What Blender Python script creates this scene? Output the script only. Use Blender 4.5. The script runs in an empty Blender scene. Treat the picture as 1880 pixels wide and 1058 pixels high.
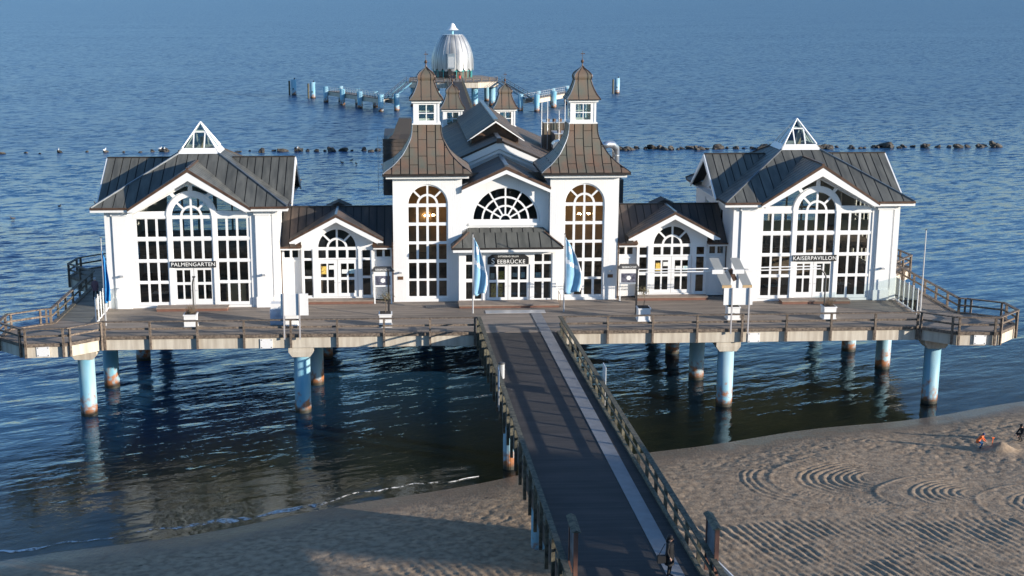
import bpy, bmesh, math, random
import numpy as np
from mathutils import Vector, Matrix, geometry, noise as mnoise
random.seed(7); RNG = np.random.RandomState(11)
R = math.radians
scene = bpy.context.scene
COL = scene.collection

# ------------------------------------------------------------------ camera
PIT, YAW, ROLL = R(12.418), R(2.555), R(-0.081)
Fv = Vector((math.sin(YAW)*math.cos(PIT), math.cos(YAW)*math.cos(PIT), -math.sin(PIT)))
Rv = Vector((math.cos(YAW), -math.sin(YAW), 0)); Uv = Rv.cross(Fv)
R2 = Rv*math.cos(ROLL)+Uv*math.sin(ROLL); U2 = Uv*math.cos(ROLL)-Rv*math.sin(ROLL)
cd = bpy.data.cameras.new('camera'); cam = bpy.data.objects.new('camera', cd); COL.objects.link(cam)
cam.matrix_world = Matrix(((R2.x, U2.x, -Fv.x, -7.696), (R2.y, U2.y, -Fv.y, 0), (R2.z, U2.z, -Fv.z, 28.0), (0, 0, 0, 1)))
cd.sensor_width = 36.0; cd.lens = 36.0*2425.17/1880; cd.shift_x = (940-846.03)/1880
cd.clip_start = 0.5; cd.clip_end = 90000
scene.camera = cam
# ------------------------------------------------------------------ light
SUN_EL, SUN_AZ = R(12.3), R(62)            # azimuth from the facade normal (towards the camera) to the right
SD = Vector((math.sin(SUN_AZ)*math.cos(SUN_EL), -math.cos(SUN_AZ)*math.cos(SUN_EL), math.sin(SUN_EL)))
w = bpy.data.worlds.new('World'); scene.world = w; w.use_nodes = True
nt = w.node_tree; bg = nt.nodes['Background']
sky = nt.nodes.new('ShaderNodeTexSky'); sky.sky_type = 'NISHITA'; sky.sun_disc = False
sky.sun_elevation = SUN_EL; sky.sun_rotation = math.atan2(SD.x, SD.y)
sky.air_density = 1.0; sky.dust_density = 0.1; sky.ozone_density = 4.2
nt.links.new(sky.outputs[0], bg.inputs[0]); bg.inputs[1].default_value = 0.135
sl = bpy.data.lights.new('sun', 'SUN'); sl.energy = 4.3; sl.angle = R(0.5); sl.color = (1.0, 0.91, 0.79)
so = bpy.data.objects.new('sun', sl); COL.objects.link(so); so.rotation_euler = SD.to_track_quat('Z', 'Y').to_euler()
so.location = (60, 20, 60)
vs = scene.view_settings
vs.view_transform = 'Standard'; vs.look = 'None'; vs.gamma = 1.0; vs.use_curve_mapping = False
vs.exposure = 0.88

# ------------------------------------------------------------------ materials
MATS = {}
def mat(name, col=(.5, .5, .5), rough=.6, metal=0.0, var=0.0, vscale=1.0, col2=None, stretch=(1, 1, 1), lo=.35, hi=.65,
        bump=0.0, bscale=20.0, rand=0.0, spec=.5, detail=4.0):
    """principled with a position-driven noise mix between two colours, optional bump and per-object tint"""
    if name in MATS: return MATS[name]
    m = bpy.data.materials.new(name); m.use_nodes = True; n = m.node_tree.nodes; l = m.node_tree.links
    p = n['Principled BSDF']; p.inputs['Roughness'].default_value = rough; p.inputs['Metallic'].default_value = metal
    p.inputs['Specular IOR Level'].default_value = spec
    p.inputs['Base Color'].default_value = (*col, 1)
    out = None
    if var or col2:
        g = n.new('ShaderNodeNewGeometry'); mp = n.new('ShaderNodeMapping'); mp.inputs['Scale'].default_value = stretch
        t = n.new('ShaderNodeTexNoise'); t.inputs['Scale'].default_value = vscale; t.inputs['Detail'].default_value = detail
        rp = n.new('ShaderNodeValToRGB'); rp.color_ramp.elements[0].position = lo; rp.color_ramp.elements[1].position = hi
        c2 = col2 or tuple(max(0, c*(1-var)) for c in col)
        rp.color_ramp.elements[0].color = (*c2, 1); rp.color_ramp.elements[1].color = (*col, 1)
        l.new(g.outputs['Position'], mp.inputs[0]); l.new(mp.outputs[0], t.inputs[0]); l.new(t.outputs[0], rp.inputs[0])
        out = rp.outputs[0]
    if rand:
        oi = n.new('ShaderNodeObjectInfo'); hs = n.new('ShaderNodeHueSaturation'); mr = n.new('ShaderNodeMapRange')
        mr.inputs[3].default_value = 1-rand; mr.inputs[4].default_value = 1+rand
        l.new(oi.outputs['Random'], mr.inputs[0]); l.new(mr.outputs[0], hs.inputs['Value'])
        if out: l.new(out, hs.inputs['Color'])
        else: hs.inputs['Color'].default_value = (*col, 1)
        out = hs.outputs[0]
    if out: l.new(out, p.inputs['Base Color'])
    if bump:
        g2 = n.new('ShaderNodeNewGeometry'); mp2 = n.new('ShaderNodeMapping'); mp2.inputs['Scale'].default_value = stretch
        t2 = n.new('ShaderNodeTexNoise'); t2.inputs['Scale'].default_value = bscale; t2.inputs['Detail'].default_value = 5
        b = n.new('ShaderNodeBump'); b.inputs['Strength'].default_value = 1; b.inputs['Distance'].default_value = bump
        l.new(g2.outputs['Position'], mp2.inputs[0]); l.new(mp2.outputs[0], t2.inputs[0]); l.new(t2.outputs[0], b.inputs['Height']); l.new(b.outputs[0], p.inputs['Normal'])
    MATS[name] = m
    return m
def lines_bump(m, axis, period, width, dist, darken=0.0):
    """board joints: a recessed groove every `period` metres along a world axis"""
    n = m.node_tree.nodes; l = m.node_tree.links; p = n['Principled BSDF']
    g = n.new('ShaderNodeNewGeometry'); s = n.new('ShaderNodeSeparateXYZ'); l.new(g.outputs['Position'], s.inputs[0])
    d = n.new('ShaderNodeMath'); d.operation = 'DIVIDE'; d.inputs[1].default_value = period; l.new(s.outputs[axis], d.inputs[0])
    f = n.new('ShaderNodeMath'); f.operation = 'FRACT'; l.new(d.outputs[0], f.inputs[0])
    c = n.new('ShaderNodeMath'); c.operation = 'GREATER_THAN'; c.inputs[1].default_value = width/period; l.new(f.outputs[0], c.inputs[0])
    b = n.new('ShaderNodeBump'); b.inputs['Distance'].default_value = dist; l.new(c.outputs[0], b.inputs['Height'])
    old = p.inputs['Normal'].links
    if old: l.new(old[0].from_socket, b.inputs['Normal'])
    l.new(b.outputs[0], p.inputs['Normal'])
    fl = n.new('ShaderNodeMath'); fl.operation = 'FLOOR'; l.new(d.outputs[0], fl.inputs[0])
    wn = n.new('ShaderNodeTexWhiteNoise'); wn.noise_dimensions = '1D'; l.new(fl.outputs[0], wn.inputs['W'])
    mr = n.new('ShaderNodeMapRange'); mr.inputs[3].default_value = 1-darken; mr.inputs[4].default_value = 1+darken*.5; l.new(wn.outputs['Value'], mr.inputs[0])
    ml = n.new('ShaderNodeMath'); ml.operation = 'MULTIPLY'; l.new(mr.outputs[0], ml.inputs[0])
    gm = n.new('ShaderNodeMapRange'); gm.inputs[3].default_value = .25 if darken else 1.0; gm.inputs[4].default_value = 1; l.new(c.outputs[0], gm.inputs[0]); l.new(gm.outputs[0], ml.inputs[1])
    hs = n.new('ShaderNodeHueSaturation'); l.new(ml.outputs[0], hs.inputs['Value'])
    bc = p.inputs['Base Color'].links
    if bc: l.new(bc[0].from_socket, hs.inputs['Color'])
    else: hs.inputs['Color'].default_value = p.inputs['Base Color'].default_value
    l.new(hs.outputs[0], p.inputs['Base Color'])
WHITE = mat('white_paint', (.80, .79, .77), .5, var=.06, vscale=.6, stretch=(1, 1, .25))
WBOARD = mat('white_boards', (.80, .79, .77), .55, var=.07, vscale=.7, stretch=(1, 1, .2)); lines_bump(WBOARD, 0, .16, .012, .012)
WSIDE = mat('white_boards_side', (.78, .77, .75), .55, var=.07, vscale=.7, stretch=(1, 1, .2)); lines_bump(WSIDE, 1, .16, .012, .012)
COPPER = mat('aged_copper', (.20, .118, .078), .5, .1, col2=(.125, .125, .095), vscale=1.1, stretch=(1, 1, .35), lo=.30, hi=.70, rand=.07, bump=.004, bscale=6, detail=7)
ZINC = mat('dark_standing_seam', (.125, .123, .107), .5, 0.0, col2=(.075, .075, .066), vscale=2.2, stretch=(1, .22, .22), rand=.07, bump=.004, bscale=5)
BLACKROOF = mat('black_seam_roof', (.05, .044, .04), .6, 0.0, col2=(.12, .085, .065), vscale=.9, stretch=(1, .3, .3), lo=.3, hi=.5, rand=.2)
HALLROOF = mat('hall_seam_roof', (.12, .08, .052), .6, 0.0, col2=(.05, .045, .04), vscale=1.2, stretch=(.3, 1.5, .3), lo=.35, hi=.6, rand=.2)
SEAM = mat('roof_underlay', (.018, .016, .015), .7)
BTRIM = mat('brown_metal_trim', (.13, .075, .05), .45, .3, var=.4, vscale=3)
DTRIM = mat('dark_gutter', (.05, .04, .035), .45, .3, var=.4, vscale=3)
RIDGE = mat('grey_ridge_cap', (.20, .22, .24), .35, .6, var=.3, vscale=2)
CONC = mat('concrete', (.60, .54, .44), .8, col2=(.44, .38, .30), vscale=1.5, stretch=(2.2, 1, .25), bump=.006, bscale=9)
WOOD = mat('weathered_rail_wood', (.22, .168, .125), .8, col2=(.075, .056, .042), vscale=7, stretch=(1, 1, 1), bump=.004, bscale=25, rand=.18)
GWOOD = mat('mossy_rail_wood', (.15, .135, .09), .8, col2=(.05, .047, .035), vscale=5, bump=.004, bscale=25, rand=.2)
DECK = mat('deck_boards', (.31, .252, .20), .75, col2=(.20, .16, .126), vscale=.8, stretch=(.4, 2.5, 1)); lines_bump(DECK, 1, .15, .012, .012, .22)
WALK = mat('walkway_boards', (.055, .046, .042), .75, col2=(.034, .03, .028), vscale=.7, stretch=(.5, 1.5, 1)); lines_bump(WALK, 1, .15, .014, .012, .22)
STEPW = mat('step_boards', (.30, .235, .185), .7, var=.2, vscale=2)
REDW = mat('red_brown_riser', (.20, .095, .065), .7, var=.2, vscale=2)
STEEL = mat('ribbed_steel', (.27, .275, .29), .5, .4, var=.15, vscale=2); lines_bump(STEEL, 1, .06, .02, .006)
SILVER = mat('silver_metal', (.62, .63, .64), .3, .85, var=.15, vscale=2)
GALV = mat('galvanised_pole', (.6, .6, .6), .35, .5)
BLACK = mat('black_paint', (.02, .02, .022), .5)
DGREY = mat('dark_grey_paint', (.07, .068, .068), .5)
PLQ = mat('brass_plaque', (.22, .12, .07), .4, .5, var=.3, vscale=20)
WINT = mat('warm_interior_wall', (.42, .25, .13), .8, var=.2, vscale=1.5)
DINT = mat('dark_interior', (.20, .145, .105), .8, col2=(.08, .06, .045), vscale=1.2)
BLIND = mat('tan_blind', (.52, .36, .19), .8, var=.1, vscale=5)
SIGNB = mat('sign_black', (.022, .021, .02), .5, var=.3, vscale=6)
SIGNW = mat('sign_white', (.85, .84, .8), .6)
PAPERY = mat('yellow_poster', (.72, .50, .10), .6, col2=(.25, .13, .05), vscale=9, lo=.38, hi=.5)
PAPERW = mat('white_notice', (.8, .8, .76), .6, var=.2, vscale=25)
PAPERB = mat('blue_notice', (.25, .5, .6), .6, col2=(.7, .72, .6), vscale=8)
CLOTHB = mat('flag_blue', (.24, .46, .64), .8, var=.15, vscale=3)
CLOTHD = mat('flag_deep_blue', (.03, .27, .62), .8, var=.2, vscale=4)
CLOTHW = mat('flag_white', (.8, .82, .85), .8)
BLUEP = mat('blue_tarpaulin', (.50, .57, .68), .6, var=.25, vscale=3)
SOIL = mat('soil', (.05, .038, .03), .9, var=.4, vscale=12)
LEAF = mat('evergreen_leaf', (.07, .095, .025), .6, col2=(.03, .05, .015), vscale=6, rand=.2)
DRY = mat('dry_twig', (.20, .14, .085), .8, var=.4, vscale=12)
ROCK = mat('boulder', (.10, .085, .068), .85, col2=(.03, .028, .025), vscale=1.6, bump=.03, bscale=3, rand=.35)
FEATH = mat('white_feathers', (.8, .8, .78), .8)
DUCK = mat('dark_feathers', (.05, .045, .045), .7)
SKIN = mat('skin', (.50, .30, .22), .6)
HAIR = mat('dark_hair', (.02, .016, .014), .6)
CBLK = mat('black_coat', (.014, .014, .016), .8)
CNAVY = mat('navy_cloth', (.02, .045, .12), .8)
CMAUVE = mat('mauve_coat', (.16, .09, .11), .85)
CORANGE = mat('orange_jacket', (.85, .16, .03), .7)
CBLUE = mat('blue_snow_trousers', (.03, .14, .30), .7)
CRED = mat('red_coat', (.55, .03, .04), .8)
CGREY = mat('grey_knit', (.42, .43, .46), .9)
TURQ = mat('turquoise_frame', (.08, .40, .38), .5)
DOMEM = mat('dome_steel', (.48, .475, .46), .4, .3, col2=(.24, .245, .25), vscale=.45, stretch=(1, 1, .3), rand=.22)
LIT = bpy.data.materials.new('lit_bulb'); LIT.use_nodes = True
_p = LIT.node_tree.nodes['Principled BSDF']; _p.inputs['Emission Color'].default_value = (1, .78, .45, 1); _p.inputs['Emission Strength'].default_value = 60

def pile_material():
    m = mat('pile_paint', (.34, .50, .57), .6, col2=(.13, .35, .46), vscale=.9, stretch=(1, 1, .25))
    n = m.node_tree.nodes; l = m.node_tree.links; p = n['Principled BSDF']
    g = n.new('ShaderNodeNewGeometry'); s = n.new('ShaderNodeSeparateXYZ'); l.new(g.outputs['Position'], s.inputs[0])
    t = n.new('ShaderNodeTexNoise'); t.inputs['Scale'].default_value = 2.6; t.inputs['Detail'].default_value = 6; l.new(g.outputs['Position'], t.inputs[0])
    a = n.new('ShaderNodeMath'); a.operation = 'MULTIPLY_ADD'; a.inputs[1].default_value = 4.5; a.inputs[2].default_value = -2.6; l.new(t.outputs[0], a.inputs[0])
    d = n.new('ShaderNodeMath'); d.operation = 'SUBTRACT'; l.new(a.outputs[0], d.inputs[0])
    zz = n.new('ShaderNodeMath'); zz.operation = 'MULTIPLY'; zz.inputs[1].default_value = .9; l.new(s.outputs[2], zz.inputs[0]); l.new(zz.outputs[0], d.inputs[1])
    ad = n.new('ShaderNodeMath'); ad.operation = 'ADD'; ad.inputs[1].default_value = 1.55; ad.use_clamp = True; l.new(d.outputs[0], ad.inputs[0])
    mx = n.new('ShaderNodeMix'); mx.data_type = 'RGBA'; l.new(ad.outputs[0], mx.inputs[0])
    l.new(p.inputs['Base Color'].links[0].from_socket, mx.inputs[6])
    rr = n.new('ShaderNodeValToRGB'); rr.color_ramp.elements[0].color = (.20, .055, .02, 1); rr.color_ramp.elements[1].color = (.42, .17, .06, 1); l.new(t.outputs[0], rr.inputs[0])
    l.new(rr.outputs[0], mx.inputs[7]); 
    # algae band at the waterline
    w1 = n.new('ShaderNodeMapRange'); w1.inputs[1].default_value = .15; w1.inputs[2].default_value = .5; w1.inputs[3].default_value = 1; w1.inputs[4].default_value = 0; l.new(s.outputs[2], w1.inputs[0])
    m2 = n.new('ShaderNodeMix'); m2.data_type = 'RGBA'; l.new(w1.outputs[0], m2.inputs[0]); l.new(mx.outputs[2], m2.inputs[6]); m2.inputs[7].default_value = (.03, .028, .018, 1)
    l.new(m2.outputs[2], p.inputs['Base Color'])
    return m
PILE = pile_material()

def glass_material(name, tint, refl):
    m = bpy.data.materials.new(name); m.use_nodes = True; n = m.node_tree.nodes; l = m.node_tree.links
    n.remove(n['Principled BSDF']); o = n['Material Output']
    tr = n.new('ShaderNodeBsdfTransparent'); tr.inputs[0].default_value = (*tint, 1)
    gl = n.new('ShaderNodeBsdfGlossy'); gl.inputs['Roughness'].default_value = .01
    fr = n.new('ShaderNodeFresnel'); fr.inputs[0].default_value = 1.5
    ml = n.new('ShaderNodeMath'); ml.operation = 'MULTIPLY'; ml.inputs[1].default_value = refl; ml.use_clamp = True; l.new(fr.outputs[0], ml.inputs[0])
    mx = n.new('ShaderNodeMixShader'); l.new(ml.outputs[0], mx.inputs[0]); l.new(tr.outputs[0], mx.inputs[1]); l.new(gl.outputs[0], mx.inputs[2]); l.new(mx.outputs[0], o.inputs[0])
    return m
GLASS = glass_material('window_glass', (.91, .92, .90), 1.6)
CLEAR = glass_material('clear_glass', (.86, .92, .91), 1.8)

# ------------------------------------------------------------------ mesh helpers
LOC = {}
class MB:
    def __init__(s): s.v = []; s.f = []; s.mi = []
    def add(s, vs_, fs, mi=0):
        o = len(s.v); s.v += [tuple(p) for p in vs_]; s.f += [tuple(i+o for i in f) for f in fs]; s.mi += [mi]*len(fs); return s
    def box(s, x0, x1, y0, y1, z0, z1, mi=0):
        return s.add([(x0, y0, z0), (x1, y0, z0), (x1, y1, z0), (x0, y1, z0), (x0, y0, z1), (x1, y0, z1), (x1, y1, z1), (x0, y1, z1)],
                     [(0, 3, 2, 1), (4, 5, 6, 7), (0, 1, 5, 4), (1, 2, 6, 5), (2, 3, 7, 6), (3, 0, 4, 7)], mi)
    def beam(s, p0, p1, wd, ht, mi=0, up=(0, 0, 1)):
        p0 = Vector(p0); p1 = Vector(p1); d = (p1-p0).normalized(); u = Vector(up)
        if abs(d.dot(u)) > .99: u = Vector((0, 1, 0))
        a = d.cross(u).normalized(); b = a.cross(d)
        q = []
        for p in (p0, p1):
            for i, j in ((-1, -1), (1, -1), (1, 1), (-1, 1)): q.append(p+a*(i*wd/2)+b*(j*ht/2))
        return s.add(q, [(0, 1, 2, 3), (7, 6, 5, 4), (0, 4, 5, 1), (1, 5, 6, 2), (2, 6, 7, 3), (3, 7, 4, 0)], mi)
    def tube(s, pts, r, n=8, mi=0, cap=True):
        pts = [Vector(p) for p in pts]; rr = r if isinstance(r, (list, tuple)) else [r]*len(pts)
        q = []; ref = None
        for i, p in enumerate(pts):
            d = (pts[min(i+1, len(pts)-1)]-pts[max(i-1, 0)]).normalized()
            if ref is None: ref = Vector((0, 0, 1)) if abs(d.z) < .9 else Vector((1, 0, 0))
            a = d.cross(ref).normalized(); b = a.cross(d).normalized(); ref = b
            for k in range(n):
                t = 2*math.pi*k/n; q.append(p+(a*math.cos(t)+b*math.sin(t))*rr[i])
        f = []
        for i in range(len(pts)-1):
            for k in range(n): f.append((i*n+k, i*n+(k+1) % n, (i+1)*n+(k+1) % n, (i+1)*n+k))
        if cap: f.append(tuple(range(n-1, -1, -1))); f.append(tuple((len(pts)-1)*n+k for k in range(n)))
        return s.add(q, f, mi)
    def prism(s, poly, off, mi=0):
        """planar polygon (3-D points) extruded by vector off"""
        n = len(poly); o = Vector(off); a = [Vector(p) for p in poly]; b = [p+o for p in a]
        return s.add(a+b, [tuple(range(n-1, -1, -1)), tuple(range(n, 2*n))]+[(i, (i+1) % n, n+(i+1) % n, n+i) for i in range(n)], mi)
    def plate(s, outer, holes, fmap, t0, t1, mi=0):
        """flat plate with holes: 2-D loops, fmap(u, v, w) to 3-D, from depth t0 to t1"""
        loops = [outer]+list(holes); flat = [p for lp in loops for p in lp]; n = len(flat)
        tris = geometry.tessellate_polygon([[Vector((p[0], p[1], 0)) for p in lp] for lp in loops])
        q = [fmap(p[0], p[1], t0) for p in flat]+[fmap(p[0], p[1], t1) for p in flat]
        f = [tuple(t) for t in tris]+[tuple(i+n for i in reversed(t)) for t in tris]
        o = 0
        for lp in loops:
            m = len(lp)
            for i in range(m): f.append((o+i, o+(i+1) % m, n+o+(i+1) % m, n+o+i))
            o += m
        return s.add(q, f, mi)
    def lathe(s, prof, c, n=20, mi=0, a0=0, a1=2*math.pi):
        full = abs(a1-a0-2*math.pi) < 1e-6; m = n if full else n+1; q = []; f = []
        for r, z in prof:
            for k in range(m):
                t = a0+(a1-a0)*k/n; q.append((c[0]+r*math.cos(t), c[1]+r*math.sin(t), c[2]+z))
        for i in range(len(prof)-1):
            for k in range(n):
                k2 = (k+1) % m; f.append((i*m+k, i*m+k2, (i+1)*m+k2, (i+1)*m+k))
        return s.add(q, f, mi)
    def build(s, name, mats, parent=None, smooth=False, loc=None):
        base = Vector(LOC.get(parent.name, (0, 0, 0))) if parent else Vector(loc or (0, 0, 0))
        me = bpy.data.meshes.new(name); me.from_pydata([(x-base.x, y-base.y, z-base.z) for x, y, z in s.v], [], s.f)
        for m in (mats if isinstance(mats, (list, tuple)) else [mats]): me.materials.append(m)
        me.polygons.foreach_set('material_index', s.mi)
        bm = bmesh.new(); bm.from_mesh(me); bmesh.ops.recalc_face_normals(bm, faces=bm.faces); bm.to_mesh(me); bm.free()
        if smooth: me.shade_smooth()
        o = bpy.data.objects.new(name, me); COL.objects.link(o)
        if parent: o.parent = parent
        else: o.location = base
        LOC[o.name] = tuple(base)
        return o
def tag(o, label, cat, group=None):
    o['label'] = label; o['category'] = cat
    if group: o['group'] = group
    return o
def struct(o): o['kind'] = 'structure'; return o
def thing(name, loc, label, cat, group=None):
    o = bpy.data.objects.new(name, None); COL.objects.link(o); o.location = loc; o.empty_display_size = .5
    LOC[o.name] = tuple(loc); return tag(o, label, cat, group)
def copy_tree(o, dx=(0, 0, 0), parent=None):
    c = o.copy(); COL.objects.link(c); c.parent = parent
    if parent is None: c.location = Vector(o.location)+Vector(dx)
    LOC[c.name] = tuple(Vector(LOC[o.name])+Vector(dx))
    for ch in o.children: copy_tree(ch, dx, c)
    return c
FXZ = lambda cx, y: (lambda u, v, t: (cx+u, y+t, v))           # facade facing the camera
FYZ = lambda x, cy, s: (lambda u, v, t: (x+s*t, cy+u, v))       # side facade
def rect(x0, x1, z0, z1): return [(x0, z0), (x1, z0), (x1, z1), (x0, z1)]
def sector(cx, cz, r0, r1, a0, a1, n=8):
    a = [R(a0+(a1-a0)*i/n) for i in range(n+1)]
    o = [(cx+r1*math.cos(t), cz+r1*math.sin(t)) for t in a]
    i_ = [(cx+r0*math.cos(t), cz+r0*math.sin(t)) for t in reversed(a)] if r0 > 1e-6 else [(cx, cz)]
    return o+i_
def sectors(cx, cz, r0, r1, edges, bar):
    """fan panes between spoke angles, with spokes of width bar"""
    out = []
    for a0, a1 in zip(edges[:-1], edges[1:]):
        n = 6; pts = []
        for r, rev in ((r1, False), (r0, True)):
            d0 = math.degrees(math.asin(min(.9, bar/2/max(r, .05)))); aa = [R(a0+d0+(a1-a0-2*d0)*i/n) for i in range(n+1)]
            if rev: aa.reverse()
            pts += [(cx+r*math.cos(t), cz+r*math.sin(t)) for t in aa]
        out.append(pts)
    return out
def window(parent, name, outer, panes, fmap, t0=.06, t1=.15, gl=GLASS, fm=WHITE):
    """frame plate with a real opening for each pane; each pane its own sub-part"""
    fr = MB().plate(outer, panes, fmap, t0, t1).build(name, fm, parent)
    for p in panes:
        cx = sum(a for a, b in p)/len(p); cz = sum(b for a, b in p)/len(p)
        q = [(a+(a-cx)*.012, b+(b-cz)*.012) for a, b in p]
        tm = (t0+t1)/2
        MB().plate(q, [], fmap, tm-.006, tm+.006).build('pane', gl, fr)
    return fr
def clip(poly, s, a, keep_greater):
    out = []; n = len(poly)
    for i in range(n):
        p, q = poly[i], poly[(i+1) % n]; dp = p.dot(s)-a; dq = q.dot(s)-a
        if not keep_greater: dp, dq = -dp, -dq
        if dp >= 0: out.append(p)
        if (dp > 0 and dq < 0) or (dp < 0 and dq > 0): out.append(p+(q-p)*(dp/(dp-dq)))
    return out
def roof_panels(parent, poly, down, pitch, m, th=.035, gap=.075, lift=.0):
    """standing-seam panels: the slope polygon cut into strips, each strip an object on the dark underlay"""
    P = [Vector(p) for p in poly]; n = (P[1]-P[0]).cross(P[2]-P[0]).normalized()
    if n.z < 0: n = -n
    d = Vector(down); d = (d-n*d.dot(n)).normalized(); s = n.cross(d)
    vals = [p.dot(s) for p in P]; a, b = min(vals), max(vals); k = max(1, round((b-a)/pitch)); st = (b-a)/k
    for i in range(k):
        q = clip(P, s, a+i*st+gap/2, True)
        if len(q) > 2: q = clip(q, s, a+(i+1)*st-gap/2, False)
        if len(q) < 3: continue
        MB().prism([p+n*lift for p in q], n*th).build('roof_panel', m, parent)
TENS = ['', '', 'twenty', 'thirty', 'forty', 'fifty']; ONES = ['', 'first', 'second', 'third', 'fourth', 'fifth', 'sixth', 'seventh', 'eighth', 'ninth', 'tenth', 'eleventh', 'twelfth', 'thirteenth', 'fourteenth', 'fifteenth', 'sixteenth', 'seventeenth', 'eighteenth', 'nineteenth']
def ORD(k):
    if k < 20: return ONES[k]
    return TENS[k//10][:-1]+'ieth' if k % 10 == 0 else TENS[k//10]+'-'+ONES[k % 10]
def rnd(a, b): return random.uniform(a, b)
def text_mesh(parent, txt, x, y, z, size, m=None, extrude=.012, align='CENTER'):
    c = bpy.data.curves.new('lettering', 'FONT'); c.body = txt; c.size = size; c.align_x = align; c.extrude = extrude; c.space_character = 1.08
    o = bpy.data.objects.new('tmp', c); COL.objects.link(o)
    bpy.context.view_layer.update()
    me = bpy.data.meshes.new_from_object(o); bpy.data.objects.remove(o); bpy.data.curves.remove(c)
    me.transform(Matrix.Rotation(R(90), 4, 'X')); me.materials.append(m or SIGNW)
    base = Vector(LOC[parent.name]); t = bpy.data.objects.new('lettering', me); COL.objects.link(t); t.parent = parent
    t.location = Vector((x, y, z))-base
    LOC[t.name] = tuple(base)
    return t

# ================================================================== SETTING
ZD = 5.65                                   # deck level
def ys(x): return 74.9+.385*x-.0006*x*x+.55*np.sin(x*.13+.6)+.25*np.sin(x*.41)
def lattice(X, Y, cell, seed):
    """smooth value noise on world coordinates"""
    r = np.random.RandomState(seed); n = 256; g = r.rand(n, n)
    u = X/cell; v = Y/cell; iu = np.floor(u).astype(int); iv = np.floor(v).astype(int); fu = u-iu; fv = v-iv
    fu = fu*fu*(3-2*fu); fv = fv*fv*(3-2*fv); i0 = iu % n; i1 = (iu+1) % n; j0 = iv % n; j1 = (iv+1) % n
    return (g[i0, j0]*(1-fu)+g[i1, j0]*fu)*(1-fv)+(g[i0, j1]*(1-fu)+g[i1, j1]*fu)*fv
def smooth(t): t = np.clip(t, 0, 1); return t*t*(3-2*t)
def ground(X, Y):
    d = (ys(X)-Y)*.93                        # metres inland from the waterline
    z = np.where(d > 0, .062*d+.25*smooth(d/7)-.0004*d*d*(d < 60), .07*d)
    z = np.maximum(z, -5.0)
    dry = smooth((d-1.0)/3.5)
    pit = lattice(X, Y, .24, 1)*.55+lattice(X, Y, .46, 2)*.75+lattice(X*1.3+3, Y, .19, 3)*.35
    pit = np.where(pit < .80, (pit-.80)*.11, (pit-.80)*.05)
    rough = dry*(.45+.55*smooth(lattice(X, Y, 5.0, 4)*2.2-.6))
    z += (lattice(X, Y, 4.2, 5)-.5)*.14*dry
    # rake marks of the beach tractor: three overlapping arcs and a field of slanted ridges
    rk = np.zeros_like(z); cover = np.zeros_like(z)
    wob = (lattice(X, Y, 1.6, 7)-.5)*.22+(lattice(X, Y, .5, 9)-.5)*.10
    for cx, cy, rx_, ry_ in ((29.6, 65.6, 6.3, 3.8), (25.0, 67.6, 6.4, 3.9), (20.2, 70.8, 6.7, 4.8)):
        ex = (X-cx)/rx_; ey = (Y-cy)/ry_; rad = np.hypot(ex, ey)*rx_+wob
        side = smooth((cx+1.5-X)/4.0)
        m = smooth((rad-1.2)/.8)*smooth((rx_-1.3-rad)/.3)*side*(1-cover)
        rk += m*np.sin(rad*2*np.pi/.46)*.030
        band = smooth((rad-rx_+1.25)/.2)*smooth((rx_-rad)/.2)*side*(1-cover)
        rk += band*(.02+.014*np.sin(np.arctan2(ey, ex)*95)*np.sign(np.sin(rad*2*np.pi/.9)))
        rim = np.exp(-((rad-rx_-.12)/.16)**2)*side*(1-cover); rk += rim*.045
        m2 = smooth((rad-rx_-.5)/.3)*smooth((rx_+2.2-rad)/.4)*side*(1-cover)*(cx < 21)*(Y < cy+2.5); rk += m2*np.sin(rad*2*np.pi/.46)*.024
        cover = np.maximum(cover, smooth((rx_+.25-rad)/.25)*smooth((cx+3-X)/2.0))
    p_ = X*.965+Y*.26+.010*np.clip(12-X, 0, 9)**2*1.2+wob
    low = smooth((64.6+.05*(X-10)-Y+wob*3)/.8)*smooth((X-5.0)/1.0)*(1-cover)
    rk += low*np.sin(p_*2*np.pi/.44)*.032*np.clip(1.4*lattice(X, Y, 1.7, 12)+.1, 0.1, 1)
    lft = smooth((-2.0-X)/1.0)*smooth((64.0+.30*X-Y)/1.5)*smooth((X+22)/6)
    rk += lft*np.sin(((X+8)*.80+(Y-55)*.35+.02*(X+8)**2+wob)*2*np.pi/.46)*.016*(lattice(X, Y, 3.4, 14) > .42)
    calm = np.clip(low+cover*.8+lft*.5, 0, 1)
    z += pit*rough*(1-.55*calm)
    z += rk*dry*(.7+.6*lattice(X, Y, 2.2, 8))
    z += .55*np.exp(-(((X-28.75)/.75)**2+((Y-75.4)/.6)**2))    # heap of dug sand
    return z
def grid_object(name, xs, yv, zf, m, smooth_=True):
    X, Y = np.meshgrid(xs, yv); Z = zf(X, Y); nx, ny = len(xs), len(yv)
    me = bpy.data.meshes.new(name); co = np.stack([X, Y, Z], -1).reshape(-1, 3)
    i = np.arange(nx*ny).reshape(ny, nx); q = np.stack([i[:-1, :-1], i[:-1, 1:], i[1:, 1:], i[1:, :-1]], -1).reshape(-1, 4)
    me.vertices.add(len(co)); me.vertices.foreach_set('co', co.ravel().astype(np.float32))
    me.loops.add(q.size); me.loops.foreach_set('vertex_index', q.ravel().astype(np.int32))
    me.polygons.add(len(q)); me.polygons.foreach_set('loop_start', np.arange(0, q.size, 4, dtype=np.int32))
    me.update(calc_edges=True); me.validate(); me.materials.append(m)
    if smooth_: me.shade_smooth()
    o = bpy.data.objects.new(name, me); COL.objects.link(o); LOC[o.name] = (0, 0, 0)
    return o

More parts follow.
